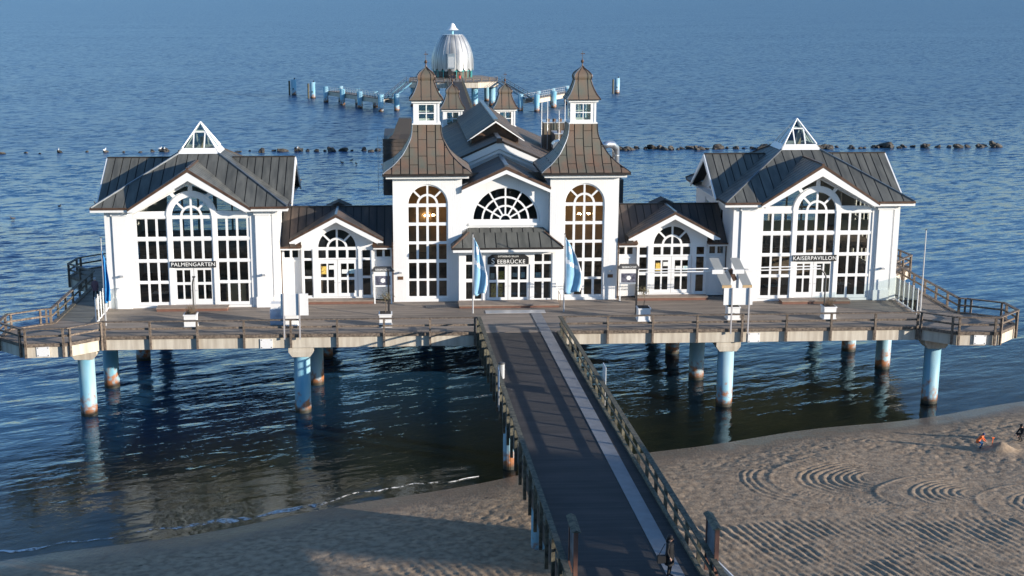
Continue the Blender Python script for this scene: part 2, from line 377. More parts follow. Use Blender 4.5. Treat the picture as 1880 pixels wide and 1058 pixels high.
def shore_nodes(n, l):
    """metres seaward of the waterline from world position (same curve as ys)"""
    g = n.new('ShaderNodeNewGeometry'); s = n.new('ShaderNodeSeparateXYZ'); l.new(g.outputs['Position'], s.inputs[0])
    def M(op, a, b=None, c=None):
        k = n.new('ShaderNodeMath'); k.operation = op
        for i, v in enumerate((a, b, c)):
            if v is None: continue
            if isinstance(v, (int, float)): k.inputs[i].default_value = v
            else: l.new(v, k.inputs[i])
        return k.outputs[0]
    x, y, z = s.outputs
    q = M('MULTIPLY_ADD', M('MULTIPLY', x, x), -.0006, M('MULTIPLY_ADD', x, .385, 74.9))
    q = M('MULTIPLY_ADD', M('SINE', M('MULTIPLY_ADD', x, .13, .6)), .55, q)
    q = M('MULTIPLY_ADD', M('SINE', M('MULTIPLY', x, .41)), .25, q)
    return M, g, M('SUBTRACT', y, q), z
def sand_material():
    m = mat('beach_sand', (.40, .295, .20), .95, col2=(.235, .172, .117), vscale=2.4, bump=.03, bscale=7, detail=8, spec=.2)
    n = m.node_tree.nodes; l = m.node_tree.links; p = n['Principled BSDF']
    M, g, d, z = shore_nodes(n, l)
    wet = n.new('ShaderNodeMapRange'); wet.inputs[1].default_value = .06; wet.inputs[2].default_value = .30; wet.inputs[3].default_value = 1; wet.inputs[4].default_value = 0
    t = n.new('ShaderNodeTexNoise'); t.inputs['Scale'].default_value = .5; l.new(g.outputs[0], t.inputs[0])
    l.new(M('ADD', z, M('MULTIPLY_ADD', t.outputs[0], .3, -.15)), wet.inputs[0])
    mx = n.new('ShaderNodeMix'); mx.data_type = 'RGBA'; l.new(wet.outputs[0], mx.inputs[0]); l.new(p.inputs['Base Color'].links[0].from_socket, mx.inputs[6]); mx.inputs[7].default_value = (.17, .125, .09, 1)
    # seaweed flecks
    t2 = n.new('ShaderNodeTexNoise'); t2.inputs['Scale'].default_value = 1.7; t2.inputs['Detail'].default_value = 7; l.new(g.outputs[0], t2.inputs[0])
    fl = n.new('ShaderNodeMapRange'); fl.inputs[1].default_value = .69; fl.inputs[2].default_value = .74; l.new(t2.outputs[0], fl.inputs[0])
    m2 = n.new('ShaderNodeMix'); m2.data_type = 'RGBA'; l.new(M('MULTIPLY', fl.outputs[0], .75), m2.inputs[0]); l.new(mx.outputs[2], m2.inputs[6]); m2.inputs[7].default_value = (.06, .045, .035, 1)
    l.new(m2.outputs[2], p.inputs['Base Color'])
    rr = n.new('ShaderNodeMapRange'); rr.inputs[3].default_value = .9; rr.inputs[4].default_value = .28; l.new(wet.outputs[0], rr.inputs[0]); l.new(rr.outputs[0], p.inputs['Roughness'])
    return m
SAND = sand_material()
BLUFFM = mat('wooded_bluff', (.06, .062, .03), .9, col2=(.03, .032, .016), vscale=.5, bump=.3, bscale=1.2)
xs = np.concatenate([np.linspace(-320, -34, 30)[:-1], np.arange(-34, 42, .095), np.linspace(42, 320, 30)])
yv = np.concatenate([np.linspace(38, 44, 14)[:-1], np.arange(44, 90, .095), np.linspace(90, 190, 24)])
struct(grid_object('beach', xs, yv, ground, SAND))
def bluff(X, Y):
    crest = 17.5+1.5*smooth((-X-40)/30)
    z = ground(np.clip(X, -300, 300), np.full_like(X, 38.0))*smooth((Y-20)/18)+crest*smooth((38-Y)/30)
    wood = smooth((24-Y)/8)*smooth((np.abs(X+7)-14)/10)
    z += wood*((lattice(X, Y, 5.5, 21)-.5)*3+(lattice(X, Y, 2.1, 22)-.5)*1.2)
    return z
struct(grid_object('bluff', np.concatenate([np.linspace(-320, -60, 40)[:-1], np.linspace(-60, 200, 200), np.linspace(203, 320, 20)]), np.linspace(-45, 38, 60), bluff, BLUFFM))

def water_material():
    m = bpy.data.materials.new('sea_water'); m.use_nodes = True; n = m.node_tree.nodes; l = m.node_tree.links
    n.remove(n['Principled BSDF']); out = n['Material Output']
    M, g, d, z = shore_nodes(n, l)
    def noise(rot, sc, stretch, detail=3.0, rough=.5, col=False):
        mp = n.new('ShaderNodeMapping'); mp.vector_type = 'TEXTURE'; mp.inputs['Rotation'].default_value = (0, 0, R(rot)); mp.inputs['Scale'].default_value = (stretch, 1, 1)
        t = n.new('ShaderNodeTexNoise'); t.inputs['Scale'].default_value = sc; t.inputs['Detail'].default_value = detail; t.inputs['Roughness'].default_value = rough
        l.new(g.outputs[0], mp.inputs[0]); l.new(mp.outputs[0], t.inputs[0]); return t.outputs[1 if col else 0]
    # wave trains running on to the beach: crests parallel to the waterline, plus a crossing ripple
    a = noise(20, .36, 3.6, 2.0); b = noise(27, 1.0, 2.8, 3.0, .55); c = noise(-8, 2.9, 1.8, 2.0)
    gust = noise(8, .016, 2.5, 3.0)
    h = M('ADD', M('MULTIPLY', a, .60), M('ADD', M('MULTIPLY', b, .27), M('MULTIPLY', c, .05)))
    amp = n.new('ShaderNodeMapRange'); amp.inputs[1].default_value = -1; amp.inputs[2].default_value = 10; amp.inputs[3].default_value = .15; amp.inputs[4].default_value = 1; l.new(d, amp.inputs[0])
    gm = n.new('ShaderNodeMapRange'); gm.inputs[1].default_value = .35; gm.inputs[2].default_value = .65; gm.inputs[3].default_value = .70; gm.inputs[4].default_value = 1.15; l.new(gust, gm.inputs[0])
    bp0 = n.new('ShaderNodeBump'); bp0.inputs['Strength'].default_value = 1; bp0.inputs['Distance'].default_value = .38
    l.new(M('MULTIPLY', h, M('MULTIPLY', amp.outputs[0], gm.outputs[0])), bp0.inputs['Height'])
    # facet slopes of the chop that a far pixel can no longer resolve
    sl_ = n.new('ShaderNodeVectorMath'); sl_.operation = 'SUBTRACT'; l.new(noise(20, .75, 2.0, 5.0, .75, True), sl_.inputs[0]); sl_.inputs[1].default_value = (.5, .5, .5)
    far = n.new('ShaderNodeMapRange'); far.inputs[1].default_value = 15; far.inputs[2].default_value = 150; far.inputs[3].default_value = .16; far.inputs[4].default_value = 2.3; l.new(d, far.inputs[0])
    sc_ = n.new('ShaderNodeVectorMath'); sc_.operation = 'SCALE'; l.new(sl_.outputs[0], sc_.inputs[0]); l.new(M('MULTIPLY', far.outputs[0], gm.outputs[0]), sc_.inputs['Scale'])
    fl_ = n.new('ShaderNodeVectorMath'); fl_.operation = 'MULTIPLY'; l.new(sc_.outputs[0], fl_.inputs[0]); fl_.inputs[1].default_value = (1, 1, 0)
    ad_ = n.new('ShaderNodeVectorMath'); ad_.operation = 'ADD'; l.new(bp0.outputs[0], ad_.inputs[0]); l.new(fl_.outputs[0], ad_.inputs[1])
    bp = n.new('ShaderNodeVectorMath'); bp.operation = 'NORMALIZE'; l.new(ad_.outputs[0], bp.inputs[0])
    gl = n.new('ShaderNodeBsdfGlossy'); gl.inputs['Roughness'].default_value = .06; l.new(bp.outputs[0], gl.inputs['Normal'])
    gl.inputs['Color'].default_value = (.86, .94, 1, 1)
    df = n.new('ShaderNodeBsdfDiffuse'); df.inputs['Color'].default_value = (.016, .055, .10, 1)
    tr = n.new('ShaderNodeBsdfTransparent'); tr.inputs[0].default_value = (.72, .74, .48, 1)
    dp = n.new('ShaderNodeMapRange'); dp.interpolation_type = 'SMOOTHSTEP'; dp.inputs[1].default_value = 0; dp.inputs[2].default_value = 42; dp.inputs[3].default_value = .04; dp.inputs[4].default_value = 1; l.new(d, dp.inputs[0])
    body = n.new('ShaderNodeMixShader'); l.new(dp.outputs[0], body.inputs[0]); l.new(tr.outputs[0], body.inputs[1]); l.new(df.outputs[0], body.inputs[2])
    fr = n.new('ShaderNodeFresnel'); fr.inputs[0].default_value = 1.34; l.new(bp.outputs[0], fr.inputs['Normal'])
    mx = n.new('ShaderNodeMixShader'); l.new(fr.outputs[0], mx.inputs[0]); l.new(body.outputs[0], mx.inputs[1]); l.new(gl.outputs[0], mx.inputs[2])
    # open water: microfacet sea whose roughness grows as single waves blur together
    pb = n.new('ShaderNodeBsdfPrincipled'); pb.inputs['Base Color'].default_value = (.018, .072, .160, 1); pb.inputs['IOR'].default_value = 1.34; l.new(bp.outputs[0], pb.inputs['Normal'])
    ro = n.new('ShaderNodeMapRange'); ro.inputs[1].default_value = 20; ro.inputs[2].default_value = 220; ro.inputs[3].default_value = .12; ro.inputs[4].default_value = .31; l.new(d, ro.inputs[0]); l.new(ro.outputs[0], pb.inputs['Roughness'])
    op = n.new('ShaderNodeMapRange'); op.interpolation_type = 'SMOOTHSTEP'; op.inputs[1].default_value = 10; op.inputs[2].default_value = 42; l.new(d, op.inputs[0])
    fin = n.new('ShaderNodeMixShader'); l.new(op.outputs[0], fin.inputs[0]); l.new(mx.outputs[0], fin.inputs[1]); l.new(pb.outputs[0], fin.inputs[2]); l.new(fin.outputs[0], out.inputs[0])
    return m
WATER = water_material()
struct(MB().add([(-40000, 40, 0), (40000, 40, 0), (40000, 60000, 0), (-40000, 60000, 0)], [(0, 1, 2, 3)]).build('sea', WATER))

def foam_material():
    m = bpy.data.materials.new('foam'); m.use_nodes = True; n = m.node_tree.nodes; l = m.node_tree.links
    p = n['Principled BSDF']; p.inputs['Base Color'].default_value = (.75, .76, .76, 1); p.inputs['Roughness'].default_value = .9
    g = n.new('ShaderNodeNewGeometry'); t = n.new('ShaderNodeTexNoise'); t.inputs['Scale'].default_value = 2.2; t.inputs['Detail'].default_value = 8; t.inputs['Roughness'].default_value = .7; l.new(g.outputs[0], t.inputs[0])
    t2 = n.new('ShaderNodeTexNoise'); t2.inputs['Scale'].default_value = .22; l.new(g.outputs[0], t2.inputs[0])
    ad = n.new('ShaderNodeMath'); ad.operation = 'MULTIPLY_ADD'; ad.inputs[1].default_value = .9; l.new(t2.outputs[0], ad.inputs[0]); l.new(t.outputs[0], ad.inputs[2])
    mr = n.new('ShaderNodeMapRange'); mr.inputs[1].default_value = .88; mr.inputs[2].default_value = 1.10; mr.inputs[4].default_value = .9; l.new(ad.outputs[0], mr.inputs[0]); l.new(mr.outputs[0], p.inputs['Alpha'])
    return m
FOAM = foam_material()
fm = MB(); X = np.arange(-60, -3.2, .35)
for off, wd, hz in ((1.3, .55, .05),):
    base = ys(X)+off+.28*np.sin(X*.55)+.14*np.sin(X*1.7+1)+.07*np.sin(X*4.1); o = len(fm.v)
    for i, x in enumerate(X):
        ww = wd*(.45+.35*math.sin(x*.37+off)+.35*math.sin(x*1.9)*math.sin(x*.61+2)+.12*math.sin(x*5.3))*max(.08, min(1, (-x-2.5)/9))
        gz = float(ground(np.array([x]), np.array([base[i]-ww]))[0]); z0 = max(gz+.015, .02)
        gz2 = float(ground(np.array([x]), np.array([base[i]]))[0])
        fm.v += [(x, base[i]-ww, z0), (x, base[i]-ww*.4, max(gz2+.02, .02)+hz), (x, base[i]+ww*.25, max(gz2+.01, .012))]
    for i in range(len(X)-1):
        a = o+3*i; fm.f += [(a, a+3, a+4, a+1), (a+1, a+4, a+5, a+2)]; fm.mi += [0, 0]
fo = fm.build('foam', FOAM, smooth=True); fo['kind'] = 'stuff'; fo['label'] = 'thin line of white foam along the waterline'

# ================================================================== PIER PLATFORM
platform = thing('pier_platform', (0, 87.2, 0), 'wide pier platform on blue piles carrying the white restaurant building', 'pier')
FY = 87.2
def lobe(s):
    return [(s*28.0, FY), (s*29.9, 85.6), (s*32.7, 85.4), (s*34.85, 87.4), (s*34.9, 89.6), (s*32.9, 91.0), (s*32.3, 91.2), (s*32.3, 104.2), (s*35.0, 107.4), (s*34.8, 109.8), (s*33.0, 111.6), (s*30.0, 112), (s*28.0, 112)]
outl = [(-28.0, FY), (28.0, FY)]+lobe(1)[1:]+[(20, 114), (11, 118), (11, 140), (-11, 140), (-11, 118), (-20, 114)]+list(reversed(lobe(-1)[1:]))
mb = MB().plate(outl, [], lambda u, v, t: (u, v, ZD+t), 0, -.16); mb.build('deck_planking', DECK, platform)
for a, b in zip(outl, outl[1:]+outl[:1]):
    if a[1] > 112.5 or b[1] > 112.5: continue
    A = Vector((a[0], a[1], 0)); B = Vector((b[0], b[1], 0)); d = (B-A).normalized(); nrm = Vector((d.y, -d.x, 0))
    A2, B2 = A+d*.004, B-d*.004
    # split the long front edge where the walkway lands
    MB().prism([A2+Vector((0, 0, 4.75)), B2+Vector((0, 0, 4.75)), B2+Vector((0, 0, 5.50)), A2+Vector((0, 0, 5.50))], -nrm*.45).build('edge_beam', CONC, platform)
    for C1, C2 in ([(A2, B2)] if abs(b[0]-a[0]) < 50 else [(A2, Vector((-2.75, FY, 0))), (Vector((3.15, FY, 0)), B2)]):
        MB().prism([C1+nrm*.10+Vector((0, 0, 5.503)), C2+nrm*.10+Vector((0, 0, 5.503)), C2+nrm*.10+Vector((0, 0, 5.72)), C1+nrm*.10+Vector((0, 0, 5.72))], -nrm*.30).build('kerb_board', WOOD, platform)
for y in (92, 97, 103, 109):
    MB().box(-28, 28, y-.3, y+.3, 4.8, 5.48).build('cross_beam', CONC, platform)
def pile(x, y, r=.56, ztop=4.4, cap=True, parent=platform, zb=-4.0):
    p = MB().lathe([(0, zb), (r, zb), (r, ztop), (0, ztop)], (x, y, 0), 24).build('pile', PILE, parent, smooth=False)
    for q in p.data.polygons: q.use_smooth = abs(q.normal.z) < .5
    if cap:
        c = MB(); c.box(x-.85, x+.85, y-.65, y+.65, 4.40, 4.745)
        c.add([(x-.85, y-.65, 4.4), (x+.85, y-.65, 4.4), (x+.85, y+.65, 4.4), (x-.85, y+.65, 4.4), (x-.6, y-.6, 4.05), (x+.6, y-.6, 4.05), (x+.6, y+.6, 4.05), (x-.6, y+.6, 4.05)],
              [(0, 1, 5, 4), (1, 2, 6, 5), (2, 3, 7, 6), (3, 0, 4, 7), (4, 5, 6, 7)])
        c.build('pile_cap', CONC, p)
    return p
for s in (-1, 1):
    for x in (14.7, 29.35): pile(s*x, 87.95)
    for x in (14.2, 29.2): pile(s*x, 94.6+(2.2 if x > 20 and s > 0 else 0))
    for x in (13.9, 28.3): pile(s*x, 102)
    for x in (13.9, 28.0): pile(s*x, 110, cap=False)
    pile(s*4.8, 108, cap=False); pile(s*6, 120, cap=False); pile(s*6, 134, cap=False)
for x, z, yy in ((-33.0, 5.2, None), (-17.0, 5.1, None), (16.4, 5.1, None), (32.0, 5.2, None)):
    y = FY-.01 if abs(x) < 28 else 85.4+.0
    if abs(x) > 28: x = math.copysign(31.5, x); y = 85.46
    p = MB().box(x-.42, x+.42, y-.05, y-.012, z-.36, z+.30).build('inspection_plate', WHITE, platform)
    for i in (-1, 1):
        for j in (-1, 1): MB().box(x+i*.33-.03, x+i*.33+.03, y-.062, y-.05, z-.03+j*.26-.03, z-.03+j*.26+.03).build('bolt', DGREY, p)

# ------------------------------------------------------------------ railings
def railing(name, pts, label, group='timber railings of the pier', spacing=3.3, m=WOOD, zdeck=ZD, down=.86, h=1.08, out=.14, wd=.15, double=False, low=None):
    """posts bolted outside the edge beam, a flat handrail and a lower rail; each post and rail a part"""
    t = thing(name, (pts[0][0], pts[0][1], zdeck), label, 'railing', group)
    for (x0, y0), (x1, y1) in zip(pts[:-1], pts[1:]):
        A = Vector((x0, y0, 0)); B = Vector((x1, y1, 0)); L = (B-A).length; d = (B-A)/L; nr = Vector((d.y, -d.x, 0)); k = max(1, round(L/spacing))
        for i in range(k+1):
            if i == k and (x1, y1) != pts[-1]: e = L-.25
            else: e = min(max(L*i/k, .12), L-.12)
            p = A+d*e+nr*out+Vector((rnd(-.01, .01), 0, 0)); q = MB(); w2 = wd/2
            q.beam((p.x, p.y, zdeck-down), (p.x+rnd(-.012, .012), p.y, zdeck+h-.05), wd, wd*.9, up=(d.x, d.y, 0)); q.build('post', m, t)
        hr = MB().beam(A+nr*out*.4+Vector((0, 0, zdeck+h))-d*.05, B+nr*out*.4+Vector((0, 0, zdeck+h))+d*.05, .24, .075); hr.build('handrail', m, t)
        MB().beam(A+nr*(out-.11)+Vector((0, 0, zdeck+h*.52)), B+nr*(out-.11)+Vector((0, 0, zdeck+h*.52)), .06, .13).build('lower_rail', m, t)
    return t
railing('railing', [(-27.9, FY), (-2.75, FY)], 'weathered timber railing along the front edge left of the walkway')
railing('railing', [(3.15, FY), (27.9, FY)], 'weathered timber railing along the front edge right of the walkway')
for s, wd in ((-1, 'left'), (1, 'right')):
    L = lobe(s)
    pts = L[0:7] if s > 0 else list(reversed(L[0:7]))
    railing('railing', pts, 'timber railing round the lookout bay at the %s end of the platform' % wd, spacing=2.4)
    pts = [L[6], L[7]] if s > 0 else [L[7], L[6]]
    railing('railing', pts, 'timber railing along the gangway on the outer side of the %s pavilion' % wd, spacing=2.2)
    pts = L[7:11] if s > 0 else list(reversed(L[7:11]))
    railing('railing', pts, 'timber railing round the rear lookout bay behind the %s pavilion' % wd, spacing=2.6)

# ------------------------------------------------------------------ walkway to the beach
walk = thing('walkway', (0, 87.0, ZD), 'dark boarded walkway with a steel strip leading from the beach to the entrance', 'walkway')
wl = lambda y: -2.52+(87.2-y)*.0240; wr = lambda y: 2.90+(87.2-y)*.0300
Y0 = 24.0
MB().plate([(wl(FY-.12), FY-.12), (wl(Y0), Y0), (wr(Y0), Y0), (wr(FY-.12), FY-.12)], [], lambda u, v, t: (u, v, ZD+.004+t), 0, -.14).build('planking', WALK, walk)
MB().plate([(1.50, 92.6), (1.50+.0245*(92.6-Y0), Y0), (2.24+.0235*(92.6-Y0), Y0), (2.24, 92.6)], [], lambda u, v, t: (u, v, ZD+.034+t), 0, -.026).build('steel_strip', STEEL, walk)
MB().box(-1.75, 2.6, 92.7, 93.6, ZD+.004, ZD+.03).build('threshold_plate', GALV, walk)
for sx, fx in ((-1, wl), (1, wr)):
    MB().prism([(fx(FY-.2), FY-.2, 4.75), (fx(Y0), Y0, 4.75), (fx(Y0), Y0, ZD-.15), (fx(FY-.2), FY-.2, ZD-.15)], (-sx*.35, 0, 0)).build('girder', DGREY, walk)
    MB().prism([(fx(FY-.2), FY-.2, ZD+.006), (fx(Y0), Y0, ZD+.006), (fx(Y0), Y0, ZD+.12), (fx(FY-.2), FY-.2, ZD+.12)], (-sx*.16, 0, 0)).build('kerb', GWOOD, walk)
for y in (76, 62, 48, 34):
    for fx, sx in ((wl, 1), (wr, -1)):
        MB().lathe([(0, -3), (.4, -3), (.4, 4.7), (0, 4.7)], (fx(y)+sx*.9, y, 0), 18).build('support_pile', PILE, walk)
    MB().box(wl(y)+.1, wr(y)-.1, y-.3, y+.3, 4.35, 4.74).build('cross_head', CONC, walk)
railing('railing', [(wl(FY), FY-.2), (wl(Y0), Y0)], 'mossy timber railing on the left side of the walkway', spacing=1.95, m=GWOOD, down=1.15, h=1.12)
railing('railing', [(wr(Y0), Y0), (wr(FY), FY-.2)], 'mossy timber railing on the right side of the walkway', spacing=1.95, m=GWOOD, down=.55, h=1.12)

# ================================================================== PAVILIONS
def pavilion(cx, label, sign, sign_label, blinds):
    cy, a, wh = 102.0, 7.02, 6.25; y0 = 95.7; t = thing('pavilion', (cx, y0, ZD), label, 'building', 'corner pavilions of the pier building')
    EZ, PZ = 13.2, 16.45
    gw, gz = 4.4, 15.95
    # walls: the front one a house shape with one large opening
    openp = [(-4.22, 5.82), (4.22, 5.82), (4.22, 12.62), (0, 15.02), (-4.22, 12.62)]
    outer = [(-wh, ZD), (wh, ZD), (wh, 13.0), (4.55, 13.0), (0, 15.75), (-4.55, 13.0), (-wh, 13.0)]
    MB().plate(outer, [openp], FXZ(cx, y0), 0, .25).build('front_wall', WBOARD, t)
    fy = FXZ(cx, y0)
    rows = [(10.96, 12.27), (9.30, 10.64), (7.68, 9.04), (6.07, 7.45)]
    side = [(1.86, 2.45), (2.62, 3.20), (3.36, 3.97)]; mid = [(.09, .66), (.84, 1.40)]
    panes = []
    for s in (-1, 1):
        for c0, c1 in side:
            for z0, z1 in rows: panes.append(rect(min(s*c0, s*c1), max(s*c0, s*c1), z0, z1))
        for c0, c1 in mid:
            for z0, z1 in rows[:2]: panes.append(rect(min(s*c0, s*c1), max(s*c0, s*c1), z0, z1))
    cz = 12.45
    panes += sectors(0, cz, .80, 1.40, [0, 45, 90, 135, 180], .15)
    panes += sectors(0, cz, .10, .64, [0, 90, 180], .16)
    rake = lambda x: 14.86-.545*abs(x)
    def ray(ang):
        c, s_ = math.cos(R(ang)), math.sin(R(ang)); k = (14.86-cz)/(s_+.545*abs(c)); return (k*c, cz+k*s_)
    RR = 1.88
    for s in (-1, 1):
        A = [(s*3.75, 12.82)]+[(s*RR*math.cos(R(q)), cz+RR*math.sin(R(q))) for q in np.linspace(12, 47, 7)]+[(s*ray(47)[0], ray(47)[1])]
        B = [(s*RR*math.cos(R(q)), cz+RR*math.sin(R(q))) for q in np.linspace(54, 85, 6)]+[(s*.15, rake(.15)), (s*ray(54)[0], ray(54)[1])]
        panes += [A, B]
    door = rect(-1.52, 1.52, 5.86, 8.66)
    opening = [(-4.20, 5.84), (4.20, 5.84), (4.20, 12.60), (0, 15.0), (-4.20, 12.60)]
    fr = MB().plate(opening, panes+[door], fy, .06, .16).build('window_frame', WHITE, t)
    for p in panes:
        MB().plate([(u*1.0, v) for u, v in p], [], fy, .10, .112).build('pane', GLASS, fr)
    # raised arch moulding and transom bars
    MB().plate(sector(0, cz, 1.46, 1.80, 0, 180, 20), [], fy, -.02, .055).build('arch_moulding', WHITE, t)
    tb = MB()
    for s in (-1, 1):
        for z in (12.42, 10.80, 9.17, 7.56): tb.box(cx+min(s*1.80, s*4.2), cx+max(s*1.80, s*4.2), y0+.02, y0+.058, z-.10, z+.10)
        tb.box(cx+s*1.63-.14, cx+s*1.63+.14, y0-.02, y0+.055, 5.84, cz)
    tb.box(cx-1.46, cx+1.46, y0+.02, y0+.058, 10.70, 10.90); tb.build('transom', WHITE, t)
    for s in (-1, 1):
        d0, d1 = (-1.50, -.015) if s < 0 else (.015, 1.50); m_ = (d0+d1)/2
        dp = [rect(m_-.50, m_-.06, 7.55, 8.46), rect(m_+.06, m_+.50, 7.55, 8.46), rect(m_-.50, m_-.06, 6.28, 7.35), rect(m_+.06, m_+.50, 6.28, 7.35)]
        lf = MB().plate(rect(d0, d1, 5.88, 8.64), dp, fy, .08, .15).build('door', WHITE, t)
        for p in dp: MB().plate(p, [], fy, .11, .12).build('pane', GLASS, lf)
        MB().beam((cx+s*.10, y0+.05, 6.95), (cx+s*.24, y0+.05, 6.95), .03, .03).build('handle', GALV, lf)
    # pilasters with capital and plinth, corner boards
    for s in (-1, 1):
        p = MB().box(cx+s*5.15-.52, cx+s*5.15+.52, y0-.16, y0-.003, 6.45, 12.55).build('pilaster', WHITE, t)
        MB().box(cx+s*5.15-.62, cx+s*5.15+.62, y0-.22, y0-.004, 12.553, 12.98).build('capital', WHITE, p)
        MB().box(cx+s*5.15-.60, cx+s*5.15+.60, y0-.22, y0-.004, ZD+.004, 6.447).build('plinth', WHITE, p)
        MB().box(cx+s*6.05-.20, cx+s*6.05+.20, y0-.06, y0-.003, ZD+.004, 12.98).build('corner_board', WHITE, t)
        MB().box(cx+s*5.15-.12, cx+s*5.15+.12, y0-.42, y0-.17, 8.05, 8.18).build('wall_lamp', GALV, t)
    # side and rear walls with a gable window
    for s in (-1, 1):
        fs = FYZ(cx+s*wh, cy, -s)
        o2 = [(-wh, ZD), (wh, ZD), (wh, 13.0), (4.55, 13.0), (0, 15.75), (-4.55, 13.0), (-wh, 13.0)]; hole = [(-2.9, 12.9), (2.9, 12.9), (0, 14.7)]
        hole2 = rect(-3, 3, 7.2, 12.2)
        MB().plate([(u if abs(u) < wh-.01 else u*(.957), v) for u, v in o2], [hole, hole2], fs, 0, .25).build('side_wall', WSIDE, t)
        window(t, 'gable_window', [(u*.995, 12.9+(v-12.9)*.995+.003) for u, v in hole], [[(-2.3, 13.05), (-.12, 13.05), (-.12, 14.35)], [(.12, 13.05), (2.3, 13.05), (.12, 14.35)]], fs)
        window(t, 'side_window', rect(-2.99, 2.99, 7.21, 12.19), [rect(i, i+.85, j, j+1.4) for i in (-2.85, -1.87, -.9, .05, 1.02, 2.0) for j in (7.4, 9.0, 10.6)], fs)
    MB().plate(outer, [rect(-4, 4, 7.5, 12.4), [(-3.7, 12.8), (3.7, 12.8), (0, 14.8)]], FXZ(cx, 2*cy-y0), 0, -.25).build('rear_wall', WBOARD, t)
    window(t, 'rear_window', rect(-3.99, 3.99, 7.51, 12.39), [rect(i, i+1.15, j, j+1.4) for i in (-3.9, -2.6, -1.3, .15, 1.45, 2.75) for j in (7.7, 9.3, 10.9)], FXZ(cx, 2*cy-y0-.25))
    MB().box(cx-wh+.3, cx+wh-.3, y0+.3, 2*cy-y0-.3, ZD+.004, ZD+.10).build('floor', DINT, t)
    MB().box(cx-wh+.3, cx+wh-.3, y0+2.6, 2*cy-y0-.3, 9.14, 9.30).build('gallery_floor', DINT, t)
    MB().box(cx-3.4, cx+3.4, cy+1.0, cy+1.3, ZD+.11, 9.13).build('partition', DINT, t)
    window(t, 'rear_gable_window', [(-3.68, 12.803), (3.68, 12.803), (0, 14.79)], [[(-3.1, 12.92), (-.1, 12.92), (-.1, 14.55)], [(.1, 12.92), (3.1, 12.92), (.1, 14.55)]], FXZ(cx, 2*cy-y0-.25))
    for q, (tx, ty, tz, wh_) in enumerate(((-2.8, y0+3.6, 9.30, 'upper left'), (2.7, y0+3.7, 9.30, 'upper right'), (-2.7, y0+1.4, ZD+.10, 'lower left'), (2.9, y0+2.0, ZD+.10, 'lower right'))):
        tb_ = thing('dining_table', (cx+tx, ty, tz), 'set dining table behind the %s panes of the %s pavilion' % (wh_, 'left' if cx < 0 else 'right'), 'table', 'dining tables inside the pavilions')
        MB().box(cx+tx-.55, cx+tx+.55, ty-.4, ty+.4, tz+.72, tz+.77).build('top', STEPW, tb_); MB().box(cx+tx-.57, cx+tx+.57, ty-.42, ty+.42, tz+.773, tz+.79).build('cloth', SIGNW, tb_)
        MB().tube([(cx+tx, ty, tz+.01), (cx+tx, ty, tz+.719)], .05, 8).build('leg', STEPW, tb_); MB().box(cx+tx-.25, cx+tx+.25, ty-.25, ty+.25, tz+.001, tz+.03).build('foot', STEPW, tb_)
        for k in (-.2, .25): MB().lathe([(.03, 0), (.03, .1), (.05, .16), (.09, .17), (.09, .3), (0, .33)], (cx+tx+k, ty, tz+.79), 10).build('table_lamp', WINT, tb_)
    # roof: hip planes, four gables, each covered by its own seam panels
    rf = MB(); e = a
    cor = [(-e, -e), (e, -e), (e, e), (-e, e)]; tp = [(-1.5, -1.5), (1.5, -1.5), (1.5, 1.5), (-1.5, 1.5)]
    slopes = []
    for i in range(4):
        (ax, ay), (bx, by) = cor[i], cor[(i+1) % 4]; (px, py), (qx, qy) = tp[i], tp[(i+1) % 4]
        om = Vector((ax+bx, ay+by, 0)).normalized(); ta = Vector((bx-ax, by-ay, 0)).normalized(); c0 = Vector((cx, cy, 0))
        bk = e-(15.95-EZ)/((PZ-EZ)/(e-1.5))
        P_ = lambda u, v_, z: tuple(c0+ta*u+om*v_+Vector((0, 0, z)))
        for sg_ in (-1, 1):
            poly = [P_(sg_*e, e, EZ), P_(sg_*4.3, e, EZ), P_(0, bk, 15.95), P_(0, 1.5, PZ), P_(sg_*1.5, 1.5, PZ)]
            rf.prism(poly, (0, 0, -.14)); slopes.append((poly, tuple(om-Vector((0, 0, .6)))))
    ue = e+.12; back = e-(gz-EZ)/((PZ-EZ)/(e-1.5))
    for i in range(4):
        c, s_ = [(0, -1), (1, 0), (0, 1), (-1, 0)][i]
        def W(u, v, z): return (cx+c*v-s_*u, cy+s_*v+c*u, z)
        rp, rb = W(0, ue, gz), W(0, back, gz)
        for s2 in (-1, 1):
            cn, cb = W(s2*gw, ue, EZ-.12), W(s2*gw, e-.1, EZ-.10)
            poly = [rp, rb, cb, cn]
            rf.prism([(p[0], p[1], p[2]+.05) for p in poly], (0, 0, -.12))
            d = Vector(cn)-Vector(rp); slopes.append(([(p[0], p[1], p[2]+.05) for p in poly], tuple(d)))
    roof = rf.build('roof', SEAM, t)
    for poly, d in slopes[:8]: roof_panels(roof, poly, d, .76, ZINC)
    for poly, d in slopes[8:]: roof_panels(roof, poly, d, .62, ZINC)
    # hips, gutters and eaves boards
    for i in range(4):
        (ax, ay), (px, py) = cor[i], tp[i]
        MB().beam((cx+ax, cy+ay, EZ+.06), (cx+px, cy+py, PZ+.06), .13, .11).build('hip_cap', RIDGE if i in (0, 1) else DTRIM, roof)
